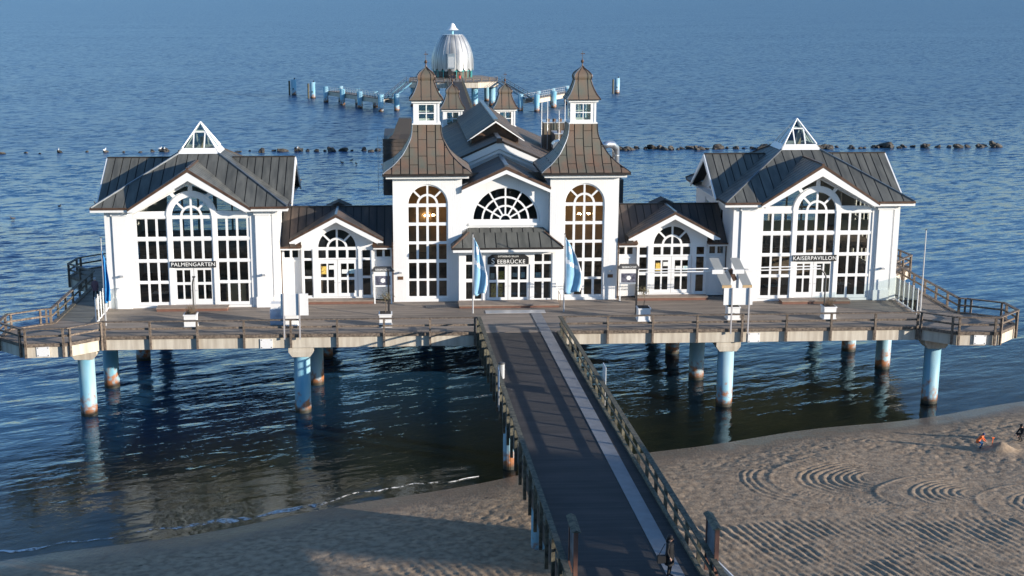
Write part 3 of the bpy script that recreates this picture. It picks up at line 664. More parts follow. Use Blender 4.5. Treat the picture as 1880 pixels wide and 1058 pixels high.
    for s in (-1, 1):
        for x0, x1 in ((gw+.02, e+.06),):
            A, B = (cx+s*x0, cx+s*x1); A, B = min(A, B), max(A, B)
            MB().box(A, B, cy-e-.14, cy-e+.02, EZ-.10, EZ+.05).build('gutter', BTRIM, t)
            MB().box(A, B, cy-e-.04, cy-e+.14, EZ-.30, EZ-.105).build('fascia', WHITE, t)
            MB().box(A, B, cy-e+.145, y0-.006, EZ-.24, EZ-.20).build('soffit', WHITE, t)
        MB().box(cx+s*(e-.02)-.08, cx+s*(e-.02)+.08, cy-e, cy-gw, EZ-.1, EZ+.05).build('gutter', DTRIM, t)
        MB().box(cx+s*(e-.15)-.06, cx+s*(e-.15)+.06, cy-e, cy-gw, EZ-.30, EZ-.105).build('fascia', WHITE, t)
        MB().box(cx+s*(wh+.35)-.35, cx+s*(wh+.35)+.35, cy-e+.1, cy+e-.1, EZ-.24, EZ-.20).build('soffit', WHITE, t)
    # front rake: brown edge above, white bargeboard below
    k = (gz-EZ+.12)/gw; fb = FXZ(cx, cy-ue-.02)
    for s in (-1, 1):
        MB().plate([(0, gz+.08), (s*gw, EZ-.04), (s*gw, EZ-.22), (0, gz-.16)], [], fb, -.05, .06).build('rake_edge', BTRIM, t)
        MB().plate([(0, gz-.165), (s*gw, EZ-.225), (s*gw, EZ-.30), (s*(gw-.42), EZ-.30), (0, gz-.78)], [], fb, -.03, .10).build('bargeboard', WHITE, t)
        MB().prism([(cx, cy-ue+.1, gz-.80), (cx+s*(gw-.3), cy-ue+.1, EZ-.42), (cx+s*(gw-.3), y0-.004, EZ-.42), (cx, y0-.004, gz-.80)], (0, 0, .05)).build('rake_soffit', WHITE, t)
    MB().beam((cx, cy-ue-.05, gz+.10), (cx, cy-back+.1, gz+.10), .18, .10).build('ridge_cap', BTRIM, roof)
    for s in (-1, 1):
        MB().beam((cx+s*back, cy, gz+.10), (cx+s*(ue+.02), cy, gz+.10), .16, .10).build('ridge_cap', DTRIM, roof)
        for q in (-1, 1): MB().plate([(0, gz+.06), (q*gw, EZ-.06), (q*gw, EZ-.32), (0, gz-.42)], [], FYZ(cx+s*ue, cy, s), -.02, .08).build('bargeboard', WHITE, t)
    # glazed pyramid lantern
    AP = (cx, cy, 18.72); h = 1.56; kz = PZ+.42
    cb = MB()
    for i in range(4):
        (ax, ay), (bx, by) = tp[i], tp[(i+1) % 4]; f = .86
        q = [(cx+ax*1.06, cy+ay*1.06, PZ+.02), (cx+bx*1.06, cy+by*1.06, PZ+.02), (cx+bx*f, cy+by*f, kz), (cx+ax*f, cy+ay*f, kz)]
        nn = Vector((ax+bx, ay+by, 0)).normalized(); cb.prism(q, -nn*.08)
    sk = cb.build('skylight', WHITE, t)
    for i in range(4):
        (ax, ay), (bx, by) = tp[i], tp[(i+1) % 4]; f = .84
        A = Vector((cx+ax*f, cy+ay*f, kz)); B = Vector((cx+bx*f, cy+by*f, kz)); T = Vector(AP)
        MB().beam(A, T, .13, .13).build('glazing_bar', WHITE, sk)
        L = lambda p, q, k: p+(q-p)*k
        m0, m1 = L(A, B, .34), L(A, B, .66); u0, u1 = L(A, T, .62), L(B, T, .62)
        for p, q in ((m0, L(u0, u1, .06)), (m1, L(u0, u1, .94)), (u0, u1)): MB().beam(p, q, .09, .09).build('glazing_bar', WHITE, sk)
        for tri in ([A, m0, u0], [m0, m1, u1, u0], [m1, B, u1], [u0, u1, T]):
            nn = (B-A).cross(T-A).normalized(); MB().prism(tri, nn*.012).build('pane', CLEAR, sk)
    for p in [(cx+.15, cy-.3)]: MB().box(p[0]-.14, p[0]+.14, p[1]-.14, p[1]+.14, PZ-.4, PZ+1.2).build('lamp_column', BLIND, sk)
    # blinds or screens standing behind some panes
    for x0, x1, z0, z1 in blinds: MB().box(cx+x0, cx+x1, y0+.20, y0+.22, z0, z1).build('blind', BLIND, t)
    # step in front of the door and the name board above it
    st = MB().box(cx-2.65, cx+2.55, y0-1.25, y0-.24, ZD+.20, ZD+.27).build('step_tread', STEPW, t)
    MB().box(cx-2.6, cx+2.5, y0-1.20, y0-.26, ZD+.004, ZD+.198).build('step_riser', REDW, t)
    sg = thing('name_board', (cx, y0, 8.7), sign_label, 'sign', 'name boards over the doors')
    MB().box(cx-1.66, cx+1.66, y0-.075, y0-.025, 8.68, 9.14).build('board', SIGNB, sg)
    text_mesh(sg, sign, cx, y0-.08, 8.78, .40)
    return t
pavilion(-23.05, 'white pavilion with glass roof pyramid at the left end beside the deep blue flag', 'PALMENGARTEN', 'black name board over the left pavilion doors reading PALMENGARTEN',
         [(2.3, 3.15, 6.05, 7.5), (3.4, 3.75, 6.05, 7.5)])
pavilion(23.05, 'white pavilion with glass roof pyramid at the right end, tan blinds behind upper panes', 'KAISERPAVILLON', 'black name board over the right pavilion doors reading KAISERPAVILLON',
         [(-3.97, -3.36, 10.9, 11.75), (-3.2, -2.6, 10.9, 11.75), (-2.45, -1.86, 10.9, 11.75), (-1.4, -.09, 10.9, 11.75), (.09, .66, 10.9, 11.75), (1.86, 2.45, 10.9, 11.75), (2.62, 3.2, 10.9, 11.75), (3.36, 3.97, 10.9, 11.75), (.35, 1.3, 6.2, 8.5)])

# ================================================================== ANNEXES
def annex(cx, label):
    y0 = 97.15; yb = 97.45; t = thing('annex', (cx, y0, ZD), label, 'building', 'low entrance wings of the pier building')
    w_ = 2.66; fy = FXZ(cx, y0); fb = FXZ(cx, yb)
    op = [(-2.55, 6.0), (2.55, 6.0), (2.55, 9.66), (1.50, 9.66)]+[(1.5*math.cos(R(q)), 9.72+1.5*math.sin(R(q))) for q in np.linspace(4, 176, 20)]+[(-1.50, 9.66), (-2.55, 9.66)]
    MB().plate([(-w_, ZD), (w_, ZD), (w_, 10.55), (0, 12.02), (-w_, 10.55)], [op], fy, 0, .25).build('front_wall', WBOARD, t)
    mid = [(.09, .66), (.84, 1.40)]; panes = []
    for s in (-1, 1):
        for c0, c1 in mid: panes.append(rect(min(s*c0, s*c1), max(s*c0, s*c1), 8.98, 9.58))
        for z0, z1 in ((8.98, 9.56), (7.60, 8.80), (6.12, 7.42)): panes.append(rect(min(s*1.88, s*2.46), max(s*1.88, s*2.46), z0, z1))
    panes += sectors(0, 9.74, .78, 1.40, [0, 45, 90, 135, 180], .14)+sectors(0, 9.74, .09, .62, [0, 90, 180], .14)
    door = rect(-1.52, 1.52, 6.02, 8.86)
    op2 = [(u*.996, 9.0+(v-9.0)*.996) for u, v in op]
    fr = MB().plate(op2, panes+[door], fy, .05, .15).build('window_frame', WHITE, t)
    for p in panes: MB().plate(p, [], fy, .09, .10).build('pane', GLASS, fr)
    for s in (-1, 1):
        d0, d1 = (-1.50, -.012) if s < 0 else (.012, 1.50); m_ = (d0+d1)/2
        dp = [rect(m_-.50, m_-.06, 7.5, 8.55), rect(m_+.06, m_+.50, 7.5, 8.55), rect(m_-.50, m_-.06, 6.28, 7.30), rect(m_+.06, m_+.50, 6.28, 7.30)]
        lf = MB().plate(rect(d0, d1, 6.03, 8.84), dp, fy, .07, .14).build('door', WHITE, t)
        for p in dp: MB().plate(p, [], fy, .10, .11).build('pane', GLASS, lf)
        MB().beam((cx+s*.10, y0+.04, 7.1), (cx+s*.24, y0+.04, 7.1), .03, .03).build('handle', GALV, lf)
        MB().box(cx+s*1.69-.12, cx+s*1.69+.12, y0-.03, y0+.045, 6.0, 9.66).build('mullion', WHITE, t)
    for q, z0, mt in ((-1.02, 7.75, PAPERY), (-.45, 8.1, PAPERW), (.5, 7.78, PAPERW), (1.05, 7.78, PAPERB)):
        MB().box(cx+q-.18, cx+q+.20, y0+.060, y0+.066, z0, z0+(.6 if mt is PAPERY else .32)).build('notice', mt, t)
    # set-back wall strips with paired small windows
    for s in (-1, 1):
        ho = rect(min(s*2.86, s*4.02), max(s*2.86, s*4.02), 8.92, 9.60)
        MB().plate(rect(min(s*2.67, s*4.25), max(s*2.67, s*4.25), ZD, 9.85), [ho], fb, 0, .2).build('side_strip', WBOARD, t)
        window(t, 'small_window', [(u, v) for u, v in rect(ho[0][0]+.004, ho[1][0]-.004, 8.924, 9.596)], [rect(min(s*a, s*b), max(s*a, s*b), 8.99, 9.53) for a, b in ((2.93, 3.36), (3.54, 3.96))], fb, .04, .10)
        MB().beam((cx+s*4.18, yb-.1, ZD+.1), (cx+s*4.18, yb-.1, 9.7), .10, .10).build('downpipe', BTRIM, t)
        MB().box(cx+min(s*2.67, s*4.2), cx+max(s*2.67, s*4.2), yb-.05, yb-.004, 8.70, 8.80).build('band', WHITE, t)
    MB().box(cx-4.2, cx+4.2, y0+2.4, y0+2.6, ZD, 11.2).build('inner_wall', DINT, t)
    MB().box(cx-4.2, cx+4.2, y0+.3, y0+2.39, ZD+.004, ZD+.1).build('floor', DINT, t)
    # roof: long ridge with a front gable
    RZ, RY, EZ, EY = 12.35, 100.3, 9.85, 96.95
    rf = MB(); X0, X1 = cx-4.15, cx+4.15
    A = [(X0, EY, EZ), (X1, EY, EZ), (X1, RY, RZ), (X0, RY, RZ)]; Bk = [(X0, RY, RZ), (X1, RY, RZ), (X1, 2*RY-EY, EZ), (X0, 2*RY-EY, EZ)]
    rf.prism(Bk, (0, 0, -.12))
    # front slope left and right of the gable
    gw, gz, gy = 3.45, 12.28, 96.35; ge = 10.42
    sl = (RZ-EZ)/(RY-EY); yr = EY+(gz-EZ)/sl; ye = EY+(ge-EZ)/sl
    sl_polys = []
    for s in (-1, 1):
        xe = X0 if s < 0 else X1
        poly = [(xe, EY, EZ), (cx+s*2.9, EY, EZ), (cx+s*gw, ye, ge), (cx, yr, gz), (cx, RY, RZ), (xe, RY, RZ)]
        # convex pieces
        for pc in ([(xe, EY, EZ), (cx+s*2.9, EY, EZ), (cx+s*gw, ye, ge), (xe, ye, ge)], [(xe, ye, ge), (cx+s*gw, ye, ge), (cx, yr, gz), (cx, RY, RZ), (xe, RY, RZ)]):
            rf.prism(pc, (0, 0, -.10)); sl_polys.append((pc, (0, -1, -.7)))
        g = [(cx, gy, gz+.06), (cx, yr, gz+.06), (cx+s*gw, ye, ge+.06), (cx+s*gw, gy, ge+.06)]
        rf.prism(g, (0, 0, -.10)); sl_polys.append((g, (s, 0, -.55)))
    rf.prism([(cx-1.0, RY+.2, RZ-.1), (cx+1.0, RY+.2, RZ-.1), (cx, RY+.2, RZ+.36)], (0, 1.6, 0))
    roof = rf.build('roof', SEAM, t)
    for pc, d in sl_polys: roof_panels(roof, pc, d, .62, BLACKROOF)
    roof_panels(roof, Bk, (0, 1, -.7), .62, BLACKROOF)
    MB().beam((X0, RY, RZ+.06), (X1, RY, RZ+.06), .16, .08).build('ridge_cap', DTRIM, roof)
    MB().beam((cx, gy-.05, gz+.12), (cx, yr, gz+.12), .17, .09).build('ridge_cap', RIDGE, roof)
    ff = FXZ(cx, gy-.01)
    for s in (-1, 1):
        MB().plate([(0, gz+.10), (s*gw, ge+.10), (s*gw, ge-.06), (0, gz-.10)], [], ff, -.05, .05).build('rake_edge', BTRIM, t)
        MB().plate([(0, gz-.105), (s*gw, ge-.065), (s*gw, ge-.17), (s*(gw-.55), ge-.17), (0, gz-.46)], [], ff, -.03, .09).build('bargeboard', WHITE, t)
        MB().prism([(cx, gy+.09, gz-.48), (cx+s*(gw-.4), gy+.09, ge-.28), (cx+s*(gw-.4), y0-.004, ge-.28), (cx, y0-.004, gz-.48)], (0, 0, .05)).build('rake_soffit', WHITE, t)
        xa, xb = sorted((cx+s*2.7, cx+s*4.2))
        MB().box(xa, xb, EY-.10, EY+.03, EZ-.07, EZ+.06).build('gutter', BTRIM, t); MB().box(xa, xb, EY-.02, EY+.10, EZ-.20, EZ-.075).build('fascia', WHITE, t)
        q = [(cx+s*2.62, EY+.02, EZ+.02), (cx+s*(gw+.02), EY+.02, EZ+.02), (cx+s*(gw+.02), ye, ge), (cx+s*2.62, ye, ge)]
        MB().prism(q, (0, 0, -.05)).build('valley_plate', BTRIM, roof)
    MB().box(cx-2.75, cx+2.7, y0-.95, y0-.02, ZD+.20, ZD+.27).build('step_tread', STEPW, t)
    MB().box(cx-2.7, cx+2.65, y0-.90, y0-.03, ZD+.004, ZD+.198).build('step_riser', REDW, t)
    return t
annex(-12.6, 'low white wing with arched door window between left pavilion and left tower')
annex(12.6, 'low white wing with arched door window between right tower and right pavilion')

# ================================================================== CENTRAL HALL
hall = thing('entrance_hall', (0, 96.8, ZD), 'tall white central hall with fan window, copper roofs and twin towers over the entrance', 'building')
def square_loft(prof, cx, cy, name, m, parent, n=1):
    mb_ = MB(); k = len(prof); q = []
    for h, z in prof: q += [(cx-h, cy-h, z), (cx+h, cy-h, z), (cx+h, cy+h, z), (cx-h, cy+h, z)]
    f = []
    for i in range(k-1):
        for j in range(4): f.append((4*i+j, 4*i+(j+1) % 4, 4*i+4+(j+1) % 4, 4*i+4+j))
    f.append((0, 3, 2, 1)); f.append(tuple(4*(k-1)+j for j in range(4)))
    return mb_.add(q, f).build(name, m, parent)
def interp(prof, n):
    """smooth resample of a (half-width, z) profile by z"""
    z = [p[1] for p in prof]; out = []
    for i in range(n+1):
        zz = z[0]+(z[-1]-z[0])*i/n
        for j in range(len(prof)-1):
            if prof[j][1]-1e-9 <= zz <= prof[j+1][1]+1e-9:
                t = (zz-prof[j][1])/(prof[j+1][1]-prof[j][1])
                p0 = prof[max(j-1, 0)][0]; p1 = prof[j][0]; p2 = prof[j+1][0]; p3 = prof[min(j+2, len(prof)-1)][0]
                h = .5*((2*p1)+(-p0+p2)*t+(2*p0-5*p1+4*p2-p3)*t*t+(-p0+3*p1-3*p2+p3)*t**3)
                out.append((h, zz)); break
    return out
def curved_face_panels(prof, cx, cy, pitch, m, parent, seg=1.15):
    """standing-seam panels on the four curved faces: columns cut into staggered trays"""
    P = interp(prof, 22); H = P[0][0]; k = int(round(2*H/pitch)); st = 2*H/k; protos = []
    for i in range(k):
        a, b = -H+i*st+.035, -H+(i+1)*st-.035
        rowsz = []
        z = prof[0][1]-(seg*.5 if i % 2 else 0)
        while z < prof[-1][1]: rowsz.append((z+.018, z+seg-.018)); z += seg
        for z0, z1 in rowsz:
            pts = []
            lev = [p for p in P if z0 < p[1] < z1]
            def at(zz):
                zz = min(max(zz, P[0][1]), P[-1][1])
                for j in range(len(P)-1):
                    if P[j][1] <= zz <= P[j+1][1]+1e-9:
                        t = (zz-P[j][1])/(P[j+1][1]-P[j][1]); return (P[j][0]+(P[j+1][0]-P[j][0])*t, zz)
            if z1 <= P[0][1]: continue
            lev = [at(z0)]+lev+[at(z1)]; q = []; f = []
            for h, zz in lev:
                hh = h-.03; x0, x1 = max(a, -hh), min(b, hh)
                if x1-x0 < .01: break
                q.append((x0, x1, h, zz))
            if len(q) < 2: continue
            mb_ = MB(); vv = []
            for x0, x1, h, zz in q: vv += [(x0, -h-.005, zz), (x1, -h-.005, zz), (x1, -h-.04, zz+.02), (x0, -h-.04, zz+.02)]
            for j in range(len(q)-1):
                o = 4*j
                for c in range(4): f.append((o+c, o+(c+1) % 4, o+4+(c+1) % 4, o+4+c))
            f.append((0, 1, 2, 3)); o = 4*(len(q)-1); f.append((o+3, o+2, o+1, o)); mb_.add(vv, f); protos.append(mb_)
    for r in range(4):
        c, s_ = [(1, 0), (0, 1), (-1, 0), (0, -1)][r]
        for mb_ in protos:
            n_ = MB(); n_.v = [(cx+x*c-y*s_, cy+x*s_+y*c, z) for x, y, z in mb_.v]; n_.f = mb_.f; n_.mi = mb_.mi
            n_.build('roof_panel', m, parent)
def lantern(cx, cy, zb, parent, big=True):
    """glazed lantern with a bell-shaped copper roof, ball and spike"""
    hw = .97; z0, z1 = zb, zb+1.50
    body = MB()
    for s in (-1, 1):
        for q in (-1, 1): body.box(cx+s*hw-(.16 if s > 0 else 0), cx+s*hw+(.16 if s < 0 else 0), cy+q*hw-(.16 if q > 0 else 0), cy+q*hw+(.16 if q < 0 else 0), z0, z1)
    lan = body.build('lantern', WHITE, parent)
    MB().box(cx-hw-.1, cx+hw+.1, cy-hw-.1, cy+hw+.1, z0-.10, z0-.003).build('lantern_sill', WHITE, lan)
    MB().box(cx-hw-.13, cx+hw+.13, cy-hw-.13, cy+hw+.13, z1+.003, z1+.22).build('lantern_cornice', WHITE, lan)
    for fm_ in (FXZ(cx, cy-hw), FXZ(cx, cy+hw-.12), FYZ(cx-hw, cy, 1), FYZ(cx+hw, cy, -1)):
        ps = [rect(-.56, -.03, z0+.20, z0+.70), rect(.03, .56, z0+.20, z0+.70), rect(-.56, -.03, z0+.77, z1-.14), rect(.03, .56, z0+.77, z1-.14)]
        f_ = MB().plate(rect(-hw+.163, hw-.163, z0, z1), ps, fm_, .03, .10).build('lantern_window', WHITE, lan)
        for p in ps: MB().plate(p, [], fm_, .06, .068).build('pane', CLEAR, lan)
    zr = z1+.225; pr = [(1.25, zr), (1.02, zr+.30), (.80, zr+.75), (.64, zr+1.22), (.60, zr+1.38)]
    on = [(.60, zr+1.38), (.655, zr+1.58), (.62, zr+1.78), (.42, zr+2.02), (.20, zr+2.18), (.06, zr+2.36)]
    cap = square_loft(interp(pr, 10)+interp(on, 12)[1:], cx, cy, 'bell_roof', COPPER, parent)
    pf = interp(pr, 8)+interp(on, 8)[1:]
    for s in (-1, 1):
        for q in (-1, 1):
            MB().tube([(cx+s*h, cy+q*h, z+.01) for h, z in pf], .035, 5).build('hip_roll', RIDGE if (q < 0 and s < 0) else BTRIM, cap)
        for k in (-.36, .36):
            MB().tube([(cx+k*min(1, h/.62), cy+s*(h+.012), z) for h, z in pf], .018, 4).build('seam', SEAM, cap)
            MB().tube([(cx+s*(h+.012), cy+k*min(1, h/.62), z) for h, z in pf], .018, 4).build('seam', SEAM, cap)
    MB().box(cx-1.28, cx+1.28, cy-1.28, cy+1.28, zr-.05, zr+.004).build('eaves_edge', DTRIM, cap)
    zt = zr+2.34
    fin = MB(); fin.lathe([(.07, 0), (.04, .18), (.035, .26), (.10, .33), (.12, .40), (.09, .48), (.03, .53), (.016, .6), (.012, 1.15), (0, 1.17)], (cx, cy, zt), 10)
    fin.beam((cx-.14, cy, zt+.95), (cx+.18, cy, zt+.95), .012, .06); fin.build('finial', BTRIM, cap, smooth=False)
def tower(cx, s, warm):
    cy, hw, y0 = 99.36, 2.56, 96.8; t = hall; fy = FXZ(cx, y0)
    op = [(-1.52, 5.86), (1.52, 5.86)]+[(1.52*math.cos(R(q)), 13.0+1.52*math.sin(R(q))) for q in np.linspace(0, 180, 25)]
    MB().plate(rect(-hw, hw, ZD, 15.2), [op], fy, 0, .3).build('tower_front', WBOARD, t)
    for q in (-1, 1):
        MB().box(cx+q*hw-(.28 if q > 0 else 0), cx+q*hw+(.28 if q < 0 else 0), y0+.303, cy+hw-.003, ZD, 15.2).build('tower_side', WSIDE, t)
    MB().box(cx-hw, cx+hw, cy+hw, cy+hw+.25, ZD, 15.2).build('tower_back', WBOARD, t)
    panes = []
    for q in (-1, 1):
        for c0, c1 in ((.09, .66), (.84, 1.41)):
            for z0, z1 in ((11.65, 12.82), (10.23, 11.42), (8.86, 10.02), (7.40, 8.61), (6.05, 7.23)): panes.append(rect(min(q*c0, q*c1), max(q*c0, q*c1), z0, z1))
    panes += sectors(0, 13.0, .80, 1.41, [0, 45, 90, 135, 180], .14)+sectors(0, 13.0, .08, .64, [0, 90, 180], .15)
    op2 = [(u*.997, 9+(v-9)*.998) for u, v in op]
    fr = MB().plate(op2, panes, fy, .09, .20).build('tower_window', WHITE, t)
    for p in panes: MB().plate(p, [], fy, .135, .147).build('pane', GLASS, fr)
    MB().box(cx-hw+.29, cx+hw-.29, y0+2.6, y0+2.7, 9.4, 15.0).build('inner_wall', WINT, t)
    MB().box(cx-hw+.29, cx+hw-.29, y0+2.6, y0+2.7, ZD+.1, 9.39).build('inner_wall', DINT, t)  # dark lower half: shade below the lit upper rows put into the colour
    if warm: MB().box(cx-hw+.29, cx+.3, y0+.8, y0+.9, 9.3, 12.9).build('sun_patch_panel', WINT, t)  # added panel close behind the glass, placed to catch a patch of sun
    MB().box(cx-hw+.29, cx+hw-.29, y0+.31, cy+hw-.01, ZD+.004, ZD+.09).build('floor', DINT, t)
    # plaque, lamp, downpipe
    MB().box(cx+s*2.05-.20, cx+s*2.05+.20, y0-.03, y0-.003, 7.35, 7.60).build('plaque', PLQ, t)
    MB().box(cx+s*2.05-.10, cx+s*2.05+.10, y0-.25, y0-.003, 7.85, 7.97).build('wall_lamp', GALV, t)
    MB().beam((cx+s*2.62, y0-.02, ZD+.1), (cx+s*2.62, y0-.02, 10.2), .09, .09).build('downpipe', BTRIM, t)
    # eaves
    MB().box(cx-3.05, cx+3.05, cy-3.05, cy+3.05, 15.0, 15.2).build('eaves_board', WHITE, t)
    MB().box(cx-3.30, cx+3.30, cy-3.30, cy+3.30, 15.203, 15.36).build('eaves_gutter', DTRIM, t)
    prof = [(3.26, 15.362), (2.47, 15.90), (1.76, 16.62), (1.18, 17.75), (1.04, 18.75)]
    roof = square_loft([(h-.01, z) for h, z in interp(prof, 22)], cx, cy, 'tower_roof', SEAM, t)
    curved_face_panels(prof, cx, cy, .64, COPPER, roof)
    for a in (-1, 1):
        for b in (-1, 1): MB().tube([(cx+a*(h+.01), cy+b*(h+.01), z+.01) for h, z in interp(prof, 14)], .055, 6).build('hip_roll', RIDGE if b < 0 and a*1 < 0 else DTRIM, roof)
    lantern(cx, cy, 18.86, hall)
    # chandelier behind the window
    ch = thing('chandelier', (cx+.1, y0+.9, 11.9), 'small lit chandelier behind the %s tower window' % ('left' if s < 0 else 'right'), 'lamp', 'lit chandeliers in the towers')
    MB().tube([(cx+.1, y0+.9, 14.5), (cx+.1, y0+.9, 12.15)], .012, 5).build('rod', BTRIM, ch)
    rg = MB()
    for k in range(8):
        an = k*math.pi/4; rg.tube([(cx+.1, y0+.9, 12.15), (cx+.1+.42*math.cos(an), y0+.9+.3*math.sin(an), 12.02)], .012, 4)
    rg.build('arms', BTRIM, ch)
    for k in range(8):
        an = k*math.pi/4; MB().lathe([(0, 0), (.035, .03), (.03, .08), (0, .1)], (cx+.1+.42*math.cos(an), y0+.9+.3*math.sin(an), 12.03), 6).build('bulb', LIT, ch)
tower(-5.84, -1, True); tower(5.84, 1, False)

# gable between the towers with the fan window
y0 = 97.4; fy = FXZ(0, y0)
fan = [(2.55*math.cos(R(q)), 11.66+2.50*math.sin(R(q))) for q in np.linspace(0, 180, 33)]+[(-2.55, 11.50), (2.55, 11.50)]
MB().plate([(-3.26, ZD), (3.26, ZD), (3.26, 14.35), (0, 15.55), (-3.26, 14.35)], [fan], fy, 0, .3).build('gable_wall', WBOARD, hall)
sp = [0, 30, 60, 90, 120, 150, 180]; panes = sectors(0, 11.70, 1.80, 2.40, sp, .12)+sectors(0, 11.70, 1.14, 1.66, sp, .12)+sectors(0, 11.70, .46, 1.00, sp, .12)+[sector(0, 11.70, 0, .34, 0, 180, 8)[:-1]]
fr = MB().plate([(u*.996, 11.6+(v-11.6)*.996) for u, v in fan], panes, fy, .06, .16).build('fan_window', WHITE, hall)
for p in panes: MB().plate(p, [], fy, .10, .112).build('pane', GLASS, fr)
MB().box(-2.75, 2.75, y0-.10, y0-.003, 11.30, 11.48).build('fan_sill', WHITE, hall)
MB().box(-3.2, 3.2, y0+2.2, y0+2.3, ZD, 15.0).build('inner_wall', DINT, hall)
gz, ge, gw, gy = 15.80, 14.25, 3.30, 96.62
rf = MB(); polys = []
for s in (-1, 1):
    q = [(0, gy, gz), (0, 103.5, gz), (s*gw, 103.5, ge), (s*gw, gy, ge)]; rf.prism(q, (0, 0, -.1)); polys.append((q, (s, 0, -.47)))
roof = rf.build('gable_roof', SEAM, hall)
for q, d in polys: roof_panels(roof, q, d, .42, HALLROOF)
MB().beam((0, gy-.08, gz+.09), (0, 103.5, gz+.09), .30, .12).build('ridge_cap', RIDGE, roof)
ff = FXZ(0, gy-.01)
for s in (-1, 1):
    MB().plate([(0, gz+.05), (s*gw, ge+.05), (s*gw, ge-.15), (0, gz-.22)], [], ff, -.05, .05).build('rake_edge', BTRIM, hall)
    MB().plate([(0, gz-.225), (s*gw, ge-.155), (s*gw, ge-.40), (0, gz-.52)], [], ff, -.03, .09).build('bargeboard', WHITE, hall)

# main hall roof rising behind, with its white double bargeboard and a raised monitor
HY0, HY1, HR, HW, HE = 104.0, 133.0, 17.0, 8.4, 13.30
MB().plate([(-8.1, ZD), (8.1, ZD), (8.1, 13.2), (0, 16.7), (-8.1, 13.2)], [], FXZ(0, HY0+.35), 0, .3).build('hall_front_wall', WBOARD, hall)
MB().plate([(-8.1, ZD), (8.1, ZD), (8.1, 13.2), (0, 16.7), (-8.1, 13.2)], [], FXZ(0, HY1-.4), 0, .3).build('hall_rear_wall', WBOARD, hall)
for s in (-1, 1): MB().box(s*8.1-.15, s*8.1+.15, HY0+.66, HY1-.41, ZD, 13.2).build('hall_side_wall', WSIDE, hall)
rf = MB(); polys = []
for s in (-1, 1):
    q = [(0, HY0, HR), (0, HY1, HR), (s*HW, HY1, HE), (s*HW, HY0, HE)]; rf.prism(q, (0, 0, -.16)); polys.append((q, (s, 0, -.44)))
roof = rf.build('hall_roof', SEAM, hall)
for q, d in polys: roof_panels(roof, q, d, .50, HALLROOF)
MB().beam((0, HY0-.1, HR+.09), (0, 108.3, HR+.09), .32, .12).build('ridge_cap', RIDGE, roof)
MB().box(-.22, .22, HY0-.16, HY0-.02, HR-.25, HR+.14).build('ridge_end', BTRIM, roof)
ff = FXZ(0, HY0-.02); k = (HR-HE)/HW
for s in (-1, 1):
    MB().plate([(0, HR+.02), (s*HW, HE+.02), (s*HW, HE-.14), (0, HR-.14)], [], ff, -.03, .05).build('rake_edge', DTRIM, hall)
    MB().plate([(0, HR-.145), (s*HW, HE-.145), (s*HW, HE-.72), (0, HR-.72)], [], ff, 0, .12).build('bargeboard', WHITE, hall)
    MB().plate([(0, HR-.78), (s*HW, HE-.78), (s*HW, HE-1.05), (0, HR-1.05)], [], ff, .14, .34).build('bargeboard', WHITE, hall)
MY0, MY1, MR, MW, ME = 108.0, 128.0, 18.15, 2.35, 16.55
rf = MB(); polys = []
for s in (-1, 1):
    q = [(0, MY0, MR), (0, MY1, MR), (s*MW, MY1, ME), (s*MW, MY0, ME)]; rf.prism(q, (0, 0, -.10)); polys.append((q, (s, 0, -.66)))
mon = rf.build('monitor_roof', SEAM, hall)
for q, d in polys: roof_panels(mon, q, d, .50, HALLROOF)
MB().beam((0, MY0-.1, MR+.08), (0, MY1+.1, MR+.08), .36, .14).build('ridge_cap', RIDGE, mon)
MB().plate([(-1.9, 15.9), (1.9, 15.9), (1.9, ME+.15), (0, MR-.2), (-1.9, ME+.15)], [], FXZ(0, MY0+.9), 0, .15).build('monitor_wall', BTRIM, hall)
for s in (-1, 1):
    MB().plate([(0, MR-.02), (s*MW, ME-.02), (s*MW, ME-.10), (0, MR-.16)], [], FXZ(0, MY0-.03), -.03, .05).build('rake_edge', WHITE, hall)
    MB().box(s*1.9-.05, s*1.9+.05, MY0+1.06, MY1-.1, 15.9, ME+.15).build('monitor_cheek', BTRIM, hall)
for s in (-1, 1):
    xw = s*2.62
    MB().box(xw-1.05, xw+1.05, 131.0, 133.4, 13.5, 15.45).build('rear_turret', WHITE, hall)
    lantern(xw, 132.2, 15.5, hall)
# dark slate-hung flank behind the left tower, plant room and vents behind the right one
fl = MB().box(-9.2, -6.4, 108.5, 119, 12.0, 16.5).build('flank_block', BLACKROOF, hall)
for i in range(14): MB().box(-9.24, -6.38, 108.44, 108.497, 12.1+i*.33, 12.38+i*.33).build('cladding_board', BLACKROOF, fl)
fr_ = MB(); pf = interp([(1.5, 16.52), (1.0, 16.95), (.75, 17.6), (.5, 18.2)], 8); q = []
for h, z in pf: q += [(-7.4-h, 110.4-h, z), (-7.4+h, 110.4-h, z), (-7.4+h, 110.4+h, z), (-7.4-h, 110.4+h, z)]
f = []
for i in range(len(pf)-1):
    for j in range(4): f.append((4*i+j, 4*i+(j+1) % 4, 4*i+4+(j+1) % 4, 4*i+4+j))
f.append(tuple(4*(len(pf)-1)+j for j in range(4))); fr_.add(q, f).build('flank_roof', BLACKROOF, hall)
ld = thing('wall_ladder', (-9.5, 108.3, 13), 'thin steel ladder fixed to the dark flank behind the left tower', 'ladder')
for x in (-9.65, -9.27): MB().beam((x, 108.2, 12.4), (x, 108.2, 16.9), .04, .04).build('stile', GALV, ld)
for i in range(13): MB().beam((-9.65, 108.2, 12.6+i*.33), (-9.27, 108.2, 12.6+i*.33), .03, .03).build('rung', GALV, ld)

